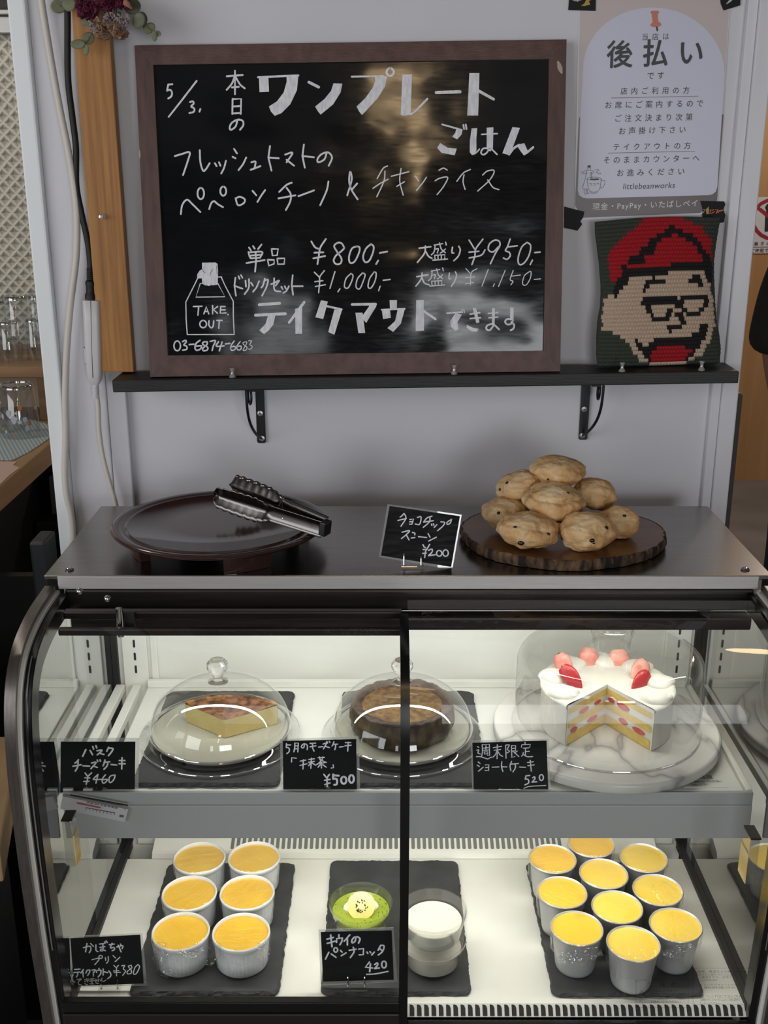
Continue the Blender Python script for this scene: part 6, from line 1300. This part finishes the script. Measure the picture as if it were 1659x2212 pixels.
# ================================================================== left background: counter with glasses
M['counterWood'] = pbr('counter_wood', '#a88865', 0.5, c2='#94744f', scale=6, stretch=(5, .6, 5)); M['riserWood'] = pbr('riser_wood', '#8b6a46', 0.5, c2='#75552f', scale=8, stretch=(.6, 4, 4))
M['tumbler'] = thin_glass('glass_tumbler', (0.93, 0.94, 0.94, 1), 1.55, add=0.05, gloss=(1, 1, 1, 1))
CX = -0.683; CTZ = 1.05
b = MB(); b.box(-1.7, CX, 1.25, 2.66, CTZ - 0.045, CTZ); build(b, 'wooden_counter', M['counterWood'], bevel=0.002, label='light wooden counter top behind the partition with glasses on it', cat='counter')
b = MB(); b.box(-1.7, CX - 0.05, 1.38, 2.66, 0.0, CTZ - 0.0455); build(b, 'counter_shade_block', M['blackMatt'], bevel=0.002, label='added black block for the shade under the light wooden counter', cat='shade block')  # black block added so the space under the counter stays in shade
M['gingham'] = None
def gingham():
    n = N('gingham_cloth'); b = n.add('ShaderNodeBsdfPrincipled'); n.link(b.outputs[0], n.out.inputs[0]); b.inputs['Roughness'].default_value = 0.9
    c = n.add('ShaderNodeTexChecker'); c.inputs['Scale'].default_value = 190; n.link(coords(n, (1, 1, 0), (0, 0, .35)), c.inputs['Vector'])
    c.inputs[1].default_value = hexc('#7f949b'); c.inputs[2].default_value = hexc('#b9c3c4'); n.link(c.outputs[0], b.inputs['Base Color']); return n.m
M['gingham'] = gingham()
pc = Plane((-0.8, 2.1, CTZ + 0.0022), (1, 0, 0), (0, 1, 0))
b = MB(); b.plate([pc.uv(*q) for q in ((-120, 990), (27, 993), (60, 977), (83, 962), (113, 941), (115, 920), (60, 903), (-120, 900))], pc, 0.0018); build(b, 'gingham_cloth', M['gingham'], label='blue and white checked cloth on the wooden counter', cat='cloth')
M['napkin'] = pbr('pink_napkin', '#c4a99c', 0.9)
b = MB(); pn = Plane((-0.8, 2.0, CTZ + 0.0016), (1, 0, 0), (0, 1, 0)); b.plate([pn.uv(*q) for q in ((-120, 997), (36, 997), (28, 1004), (42, 1010), (20, 1026), (0, 1046), (-60, 1060))], pn, 0.0014); build(b, 'paper_napkin', M['napkin'], label='pinkish paper napkin at the counter edge below the checked cloth', cat='napkin')
rz_ = onY(50, 786, 2.36).z
rs = empty('wooden_riser', (-0.93, 2.45, CTZ), 'low wooden riser shelf carrying the upside-down glasses', 'riser')
b = MB(); b.box(-1.25, -0.735, 2.33, 2.63, rz_ - 0.026, rz_); build(b, 'riser_board', M['riserWood'], rs, bevel=0.002)
for x in (-1.24, -0.765):
    b = MB(); b.box(x, x + 0.02, 2.37, 2.61, CTZ + 0.0002, rz_ - 0.0262); build(b, 'riser_leg', M['riserWood'], rs)
M['beigeBox'] = pbr('beige_box', '#a58f78', 0.7)
b = MB(); b.box(-1.20, -0.775, 2.50, 2.60, CTZ + 0.0003, rz_ - 0.03); build(b, 'paper_box', M['beigeBox'], bevel=0.001, label='beige paper box under the wooden riser behind the printed cups', cat='box')
def tumbler(px, pyb, wpx, hpx, Y, z, label, name='drinking_glass', group='clear glasses upside down on the riser', prints=False):
    q = onY(px, pyb, Y); k = (Y * CP + (EYE - z) * SP) / F; R = wpx * k / 2; H = hpx * k
    r = empty(name, (q.x, Y, z), label, 'glass', group); b = MB()
    b.lathe([(R, 0.0002), (R, 0.002), (R * 0.97, H * .3), (R * 0.86, H * 0.97), (R * 0.78, H), (0, H), (0, H - 0.006), (R * 0.74, H - 0.006), (R * 0.93, H * .3), (R * 0.955, 0.0003)], (q.x, Y, z), 40); build(b, 'glass_body', M['tumbler'], r, angle=50)
    b = MB(); b.lathe([(R * .87, H * .93), (R * .87, H * .97), (R * .80, H + .0004), (R * .74, H + .0004), (R * .74, H * .955)], (q.x, Y, z), 40); build(b, 'glass_foot', M['chromeGlass'], r, angle=50)
    if prints:
        rd = random.Random(int(px) + 3)
        for nm, mt, cnt, s0 in (('orange_print', 'printOrange', 7, 0.0042), ('white_print', 'printWhite', 12, 0.0048)):
            b = MB()
            for i in range(cnt):
                a = -PI / 2 + rd.uniform(-1.5, 1.5); t = rd.uniform(.08, .86); rr = R * (1.0 - .13 * t) + 0.0006; pl = Plane(Vector((q.x + rr * math.cos(a), Y + rr * math.sin(a), z + H * t)), (-math.sin(a), math.cos(a), 0), (0, 0, 1)); s = s0 * rd.uniform(.5, 1.3)
                b.plate(blob(s, s * rd.uniform(.8, 1.6), 12, .2), pl, 0)
            build(b, nm, M[mt], r)
    return r
M['chromeGlass'] = thin_glass('thick_glass_foot', (0.6, 0.62, 0.62, 1), 1.8, add=0.15); M['printOrange'] = pbr('orange_cup_print', '#a86f3a', 0.5); M['printWhite'] = pbr('white_cup_print', '#a9aeb8', 0.5)
tumbler(24, 783, 50, 85, 2.40, rz_ + 0.0003, 'upside-down clear glass at the front left of the riser')
tumbler(80, 780, 40, 88, 2.41, rz_ + 0.0003, 'upside-down clear glass at the front right of the riser beside the pillar')
tumbler(46, 776, 54, 122, 2.50, rz_ + 0.0003, 'taller upside-down glass in the back row of the riser')
tumbler(88, 772, 36, 116, 2.55, rz_ + 0.0003, 'upside-down glass at the back right of the riser')
tumbler(2, 776, 46, 112, 2.50, rz_ + 0.0003, 'upside-down glass at the back left of the riser cut by the frame')
tumbler(46, 930, 82, 112, 2.22, CTZ + 0.0026, 'clear plastic cup with orange and white prints upside down on the checked cloth', 'printed_cup', 'printed cups on the checked cloth', True)
tumbler(-14, 925, 76, 100, 2.26, CTZ + 0.0026, 'printed clear cup at the left frame edge beside the other one', 'printed_cup', 'printed cups on the checked cloth', True)
gb = empty('grey_storage_box', (-0.60, 2.40, 0.80), 'grey storage box with white papers half hidden behind the pillar', 'box')
p0 = onY(104, 1030, 2.2); p1 = onY(136, 1112, 2.2); M['greyBox'] = pbr('grey_box', '#4b4643', 0.7)
b = MB(); b.box(p0.x, p0.x + 0.2, 2.2, 2.4, p1.z, p0.z); build(b, 'box_body', M['greyBox'], gb, bevel=0.002)
b = MB(); b.box(p0.x + 0.006, p0.x + 0.15, 2.22, 2.38, p0.z, p0.z + 0.025); build(b, 'paper_stack', M['paper'], gb)
b = MB(); b.box(p0.x - 0.02, p0.x + 0.3, 2.15, 2.5, 0.0, p1.z - 0.0005); build(b, 'side_cabinet', M['blackMatt'], bevel=0.002, label='black cabinet under the grey storage box', cat='cabinet')
p0 = onY(62, 1172, 1.60); p1 = onY(96, 1172, 1.60); M['darkPost'] = pbr('dark_grey_metal', '#22262b', 0.5)
b = MB(); b.box(p0.x, p1.x, 1.60, 1.66, 0, p0.z); build(b, 'metal_stand', M['darkPost'], bevel=0.004, label='dark grey metal stand beside the display case at left', cat='stand')
b = MB(); b.box(-0.725, -0.43, 1.72, 1.74, 0.0, 0.93); build(b, 'shade_screen', M['blackMatt'], label='added black panel for the shade under the counter behind the display case', cat='panel')  # black sheet added as the darkness between counter and case
q0 = onY(22, 1690, 1.20); b = MB(); zb = q0.z
b.obox(Vector((q0.x - 0.16, 1.20, zb - 0.03)), Vector((0.16, 0, 0)), Vector((-0.03, 0.13, 0)), Vector((0, 0, 0.022))); build(b, 'wooden_bench', M['counterWood'], bevel=0.003, label='corner of a light wooden bench at the lower left frame edge', cat='bench')
bpy.data.objects['wooden_bench']
b = MB(); b.box(q0.x - 0.3, q0.x - 0.04, 1.12, 1.26, 0.0, zb - 0.0525); build(b, 'bench_base', M['blackMatt'], label='black base under the wooden bench at the lower left', cat='bench base')

# ================================================================== right background: panel, sign, person
p0 = onY(1590, 848, 1.72); p1 = onY(1603, 848, 1.72); M['darkPanel'] = pbr('dark_brown_panel', '#2f2724', 0.5)
b = MB(); b.plate(rrect(p1.x - 0.2, p1.x, 0.0, p0.z, 0.006, 4), Plane((0, 1.715, 0), (1, 0, 0), (0, 0, 1)), 0.02); build(b, 'leaning_panel', M['darkPanel'], bevel=0.001, label='dark brown upright panel behind the right end of the partition', cat='panel')
DS = Plane((1.7, DY - 0.001, 1.2), (1, 0, 0), (0, 0, 1)); K8 = (1500, 400, 10.434); M['signPaper'] = pbr('sign_paper', '#c9c6c6', 0.4); M['signRed'] = pbr('sign_red', '#94202f', 0.4); M['signInk'] = pbr('sign_black', '#23241f', 0.4)
ds = empty('door_sign', DS.px(1690, 548), 'white door sign with red prohibition ring and a black figure', 'sign')
b = MB(); b.plate([DS.uv(1500 + x / 10.434, 400 + y / 10.434) for x, y in ((1322, 275), (1230, 1560), (2700, 1520), (2740, 230))], Plane(DS.at(0, 0, 0.002), DS.u, DS.v), 0.002); build(b, 'sign_sheet', M['signPaper'], ds)
S2 = Plane(DS.at(0, 0, 0.003), DS.u, DS.v)
b = MB(); ink(b, S2, K8, 'p:1640,420 1700,430 1730,490 1700,560 1720,600 1840,620 1830,1040 1760,1040 1750,800 1720,800 1710,1040 1590,1050 1580,1030 1600,620 1620,580 1590,500', 20, 0); build(b, 'figure', M['signInk'], ds)
b = MB(); ink(b, Plane(DS.at(0, 0, 0.0035), DS.u, DS.v), K8, 'e:1770,770,450,440; w80; l:1470,540 2060,1000', 80, 0); build(b, 'prohibition_ring', M['signRed'], ds)
b = MB(); printed(b, S2, '男子の方は', 1629, 531, 1690, 528, 9, 0, offset=0.02); printed(b, S2, 'ご使用できません', 1622, 546, 1700, 542, 9.5, 0, offset=0.02); build(b, 'sign_print', M['signInk'], ds)
b = MB(); ink(b, S2, K8, 'l:1320,1400 1900,1385; l:1230,1550 1900,1535', 14, 0); build(b, 'sign_underline', M['signRed'], ds)

M['skin'] = pbr('skin', '#8f6350', 0.5, sss=0.1); M['tshirt'] = pbr('black_tshirt', '#141414', 0.9, c2='#1c1b1b', scale=40); M['jeans'] = pbr('navy_jeans', '#141a2b', 0.9, c2='#1c2338', scale=60); M['hair'] = pbr('black_hair', '#0e0c0b', 0.5); M['shoe'] = pbr('dark_shoe', '#1a1718', 0.6)
def skinned(name, nodes, edges, root, mat, parent, sub=2):
    me = bpy.data.meshes.new(name); keys = list(nodes); inv = MW[parent.name].inverted()
    me.from_pydata([inv @ Vector(nodes[k][0]) for k in keys], [(keys.index(a), keys.index(c)) for a, c in edges], []); me.materials.append(mat)
    o = bpy.data.objects.new(name, me); COL.objects.link(o); o.parent = parent; MW[o.name] = MW[parent.name]
    sk_ = o.modifiers.new('skin', 'SKIN'); sk_.use_smooth_shade = True; lay = me.skin_vertices[0]
    for i, k in enumerate(keys):
        r_ = nodes[k][1]; lay.data[i].radius = r_ if isinstance(r_, tuple) else (r_, r_); lay.data[i].use_root = (k == root)
    o.modifiers.new('sub', 'SUBSURF').levels = sub; o.modifiers['sub'].render_levels = sub; return o
PX, PY = 1.375, 3.2
pe = empty('person', (PX, PY, 0.0), 'person in black t-shirt and dark jeans standing at the right frame edge', 'person')
def P_(x, y, z): return (PX + x, PY + y, z)
body = {'pel': (P_(0, 0, 0.95), (.15, .11)), 'wai': (P_(0, 0, 1.10), (.135, .10)), 'che': (P_(0, .01, 1.30), (.16, .115)), 'col': (P_(0, .01, 1.42), (.10, .08)), 'nec': (P_(0, 0, 1.48), .055), 'hd1': (P_(0, -.01, 1.56), .075), 'hd2': (P_(0, -.01, 1.64), (.078, .095)), 'hd3': (P_(0, 0, 1.71), .06)}
ed = [('pel', 'wai'), ('wai', 'che'), ('che', 'col'), ('col', 'nec'), ('nec', 'hd1'), ('hd1', 'hd2'), ('hd2', 'hd3')]
for s, n_ in ((-1, 'L'), (1, 'R')):
    body.update({n_ + 'sh': (P_(s * .17, 0, 1.385), .055), n_ + 'ua': (P_(s * .205, .01, 1.22), .046), n_ + 'el': (P_(s * .222, .02, 1.075), .038), n_ + 'fa': (P_(s * .215, -.05, .96), .034), n_ + 'wr': (P_(s * .20, -.12, .86), .025), n_ + 'pa': (P_(s * .195, -.15, .80), (.03, .018)),
        n_ + 'hi': (P_(s * .085, 0, .88), .09), n_ + 'kn': (P_(s * .095, -.01, .50), .058), n_ + 'ca': (P_(s * .10, .02, .34), .052), n_ + 'an': (P_(s * .10, .02, .09), .038), n_ + 'to': (P_(s * .11, -.14, .035), .032)})
    ed += [('col', n_ + 'sh'), (n_ + 'sh', n_ + 'ua'), (n_ + 'ua', n_ + 'el'), (n_ + 'el', n_ + 'fa'), (n_ + 'fa', n_ + 'wr'), (n_ + 'wr', n_ + 'pa'), ('pel', n_ + 'hi'), (n_ + 'hi', n_ + 'kn'), (n_ + 'kn', n_ + 'ca'), (n_ + 'ca', n_ + 'an'), (n_ + 'an', n_ + 'to')]
    for f, (dx, dz, ln) in enumerate(((-.024, 0, .062), (-.008, -.004, .072), (.008, -.003, .068), (.023, 0, .052))):
        body[f'{n_}f{f}a'] = (P_(s * .195 + dx * .6, -.163, .785), .0095); body[f'{n_}f{f}b'] = (P_(s * .195 + dx, -.172, .785 - ln * .55), .0085); body[f'{n_}f{f}c'] = (P_(s * .195 + dx, -.160, .785 - ln), .007)
        ed += [(n_ + 'pa', f'{n_}f{f}a'), (f'{n_}f{f}a', f'{n_}f{f}b'), (f'{n_}f{f}b', f'{n_}f{f}c')]
    body[n_ + 'ta'] = (P_(s * .165, -.15, .815), .010); body[n_ + 'tb'] = (P_(s * .160, -.165, .775), .008); ed += [(n_ + 'pa', n_ + 'ta'), (n_ + 'ta', n_ + 'tb')]
skinned('body', body, ed, 'pel', M['skin'], pe)
sh = {'pel': (P_(0, 0, .93), (.168, .128)), 'wai': (P_(0, 0, 1.10), (.16, .12)), 'che': (P_(0, .01, 1.30), (.178, .13)), 'col': (P_(0, .01, 1.425), (.115, .09))}
se = [('pel', 'wai'), ('wai', 'che'), ('che', 'col')]
for s, n_ in ((-1, 'L'), (1, 'R')):
    sh.update({n_ + 'sh': (P_(s * .17, 0, 1.39), .075), n_ + 'ua': (P_(s * .215, .01, 1.22), .075), n_ + 'cu': (P_(s * .238, .01, 1.045), .072)}); se += [('col', n_ + 'sh'), (n_ + 'sh', n_ + 'ua'), (n_ + 'ua', n_ + 'cu')]
skinned('tshirt', sh, se, 'che', M['tshirt'], pe)
je = {'pel': (P_(0, 0, .95), (.165, .125)), 'crt': (P_(0, 0, .86), (.15, .12))}; jd = [('pel', 'crt')]
for s, n_ in ((-1, 'L'), (1, 'R')):
    je.update({n_ + 'hi': (P_(s * .095, 0, .80), .105), n_ + 'kn': (P_(s * .105, -.01, .50), .082), n_ + 'an': (P_(s * .108, .02, .07), .068)}); jd += [('crt', n_ + 'hi'), (n_ + 'hi', n_ + 'kn'), (n_ + 'kn', n_ + 'an')]
skinned('jeans', je, jd, 'pel', M['jeans'], pe)
b = MB(); b.sphere(Vector(P_(0, .012, 1.665)), 0.098, 24, 16, sc=(.86, 1.0, .98)); build(b, 'hair', M['hair'], pe)
for s in (-1, 1):
    b = MB(); b.sphere(Vector(P_(s * .108, -.06, .045)), 0.05, 20, 12, sc=(.95, 2.7, .88)); build(b, 'shoe', M['shoe'], pe)
b = MB(); b.sphere(Vector(P_(0, -.105, 1.60)), 0.014, 12, 8, sc=(.8, 1, 1.4)); build(b, 'nose', M['skin'], pe)
for s in (-1, 1):
    b = MB(); b.sphere(Vector(P_(s * .032, -.094, 1.632)), 0.011, 12, 8, sc=(1.3, .6, .7)); build(b, 'eye', M['hair'], pe)
    b = MB(); b.sphere(Vector(P_(s * .082, .0, 1.61)), 0.026, 12, 8, sc=(.4, .7, 1.2)); build(b, 'ear', M['skin'], pe)
b = MB(); b.sphere(Vector(P_(0, -.092, 1.562)), 0.012, 12, 8, sc=(2, .6, .45)); build(b, 'mouth', M['yarnRed'], pe)
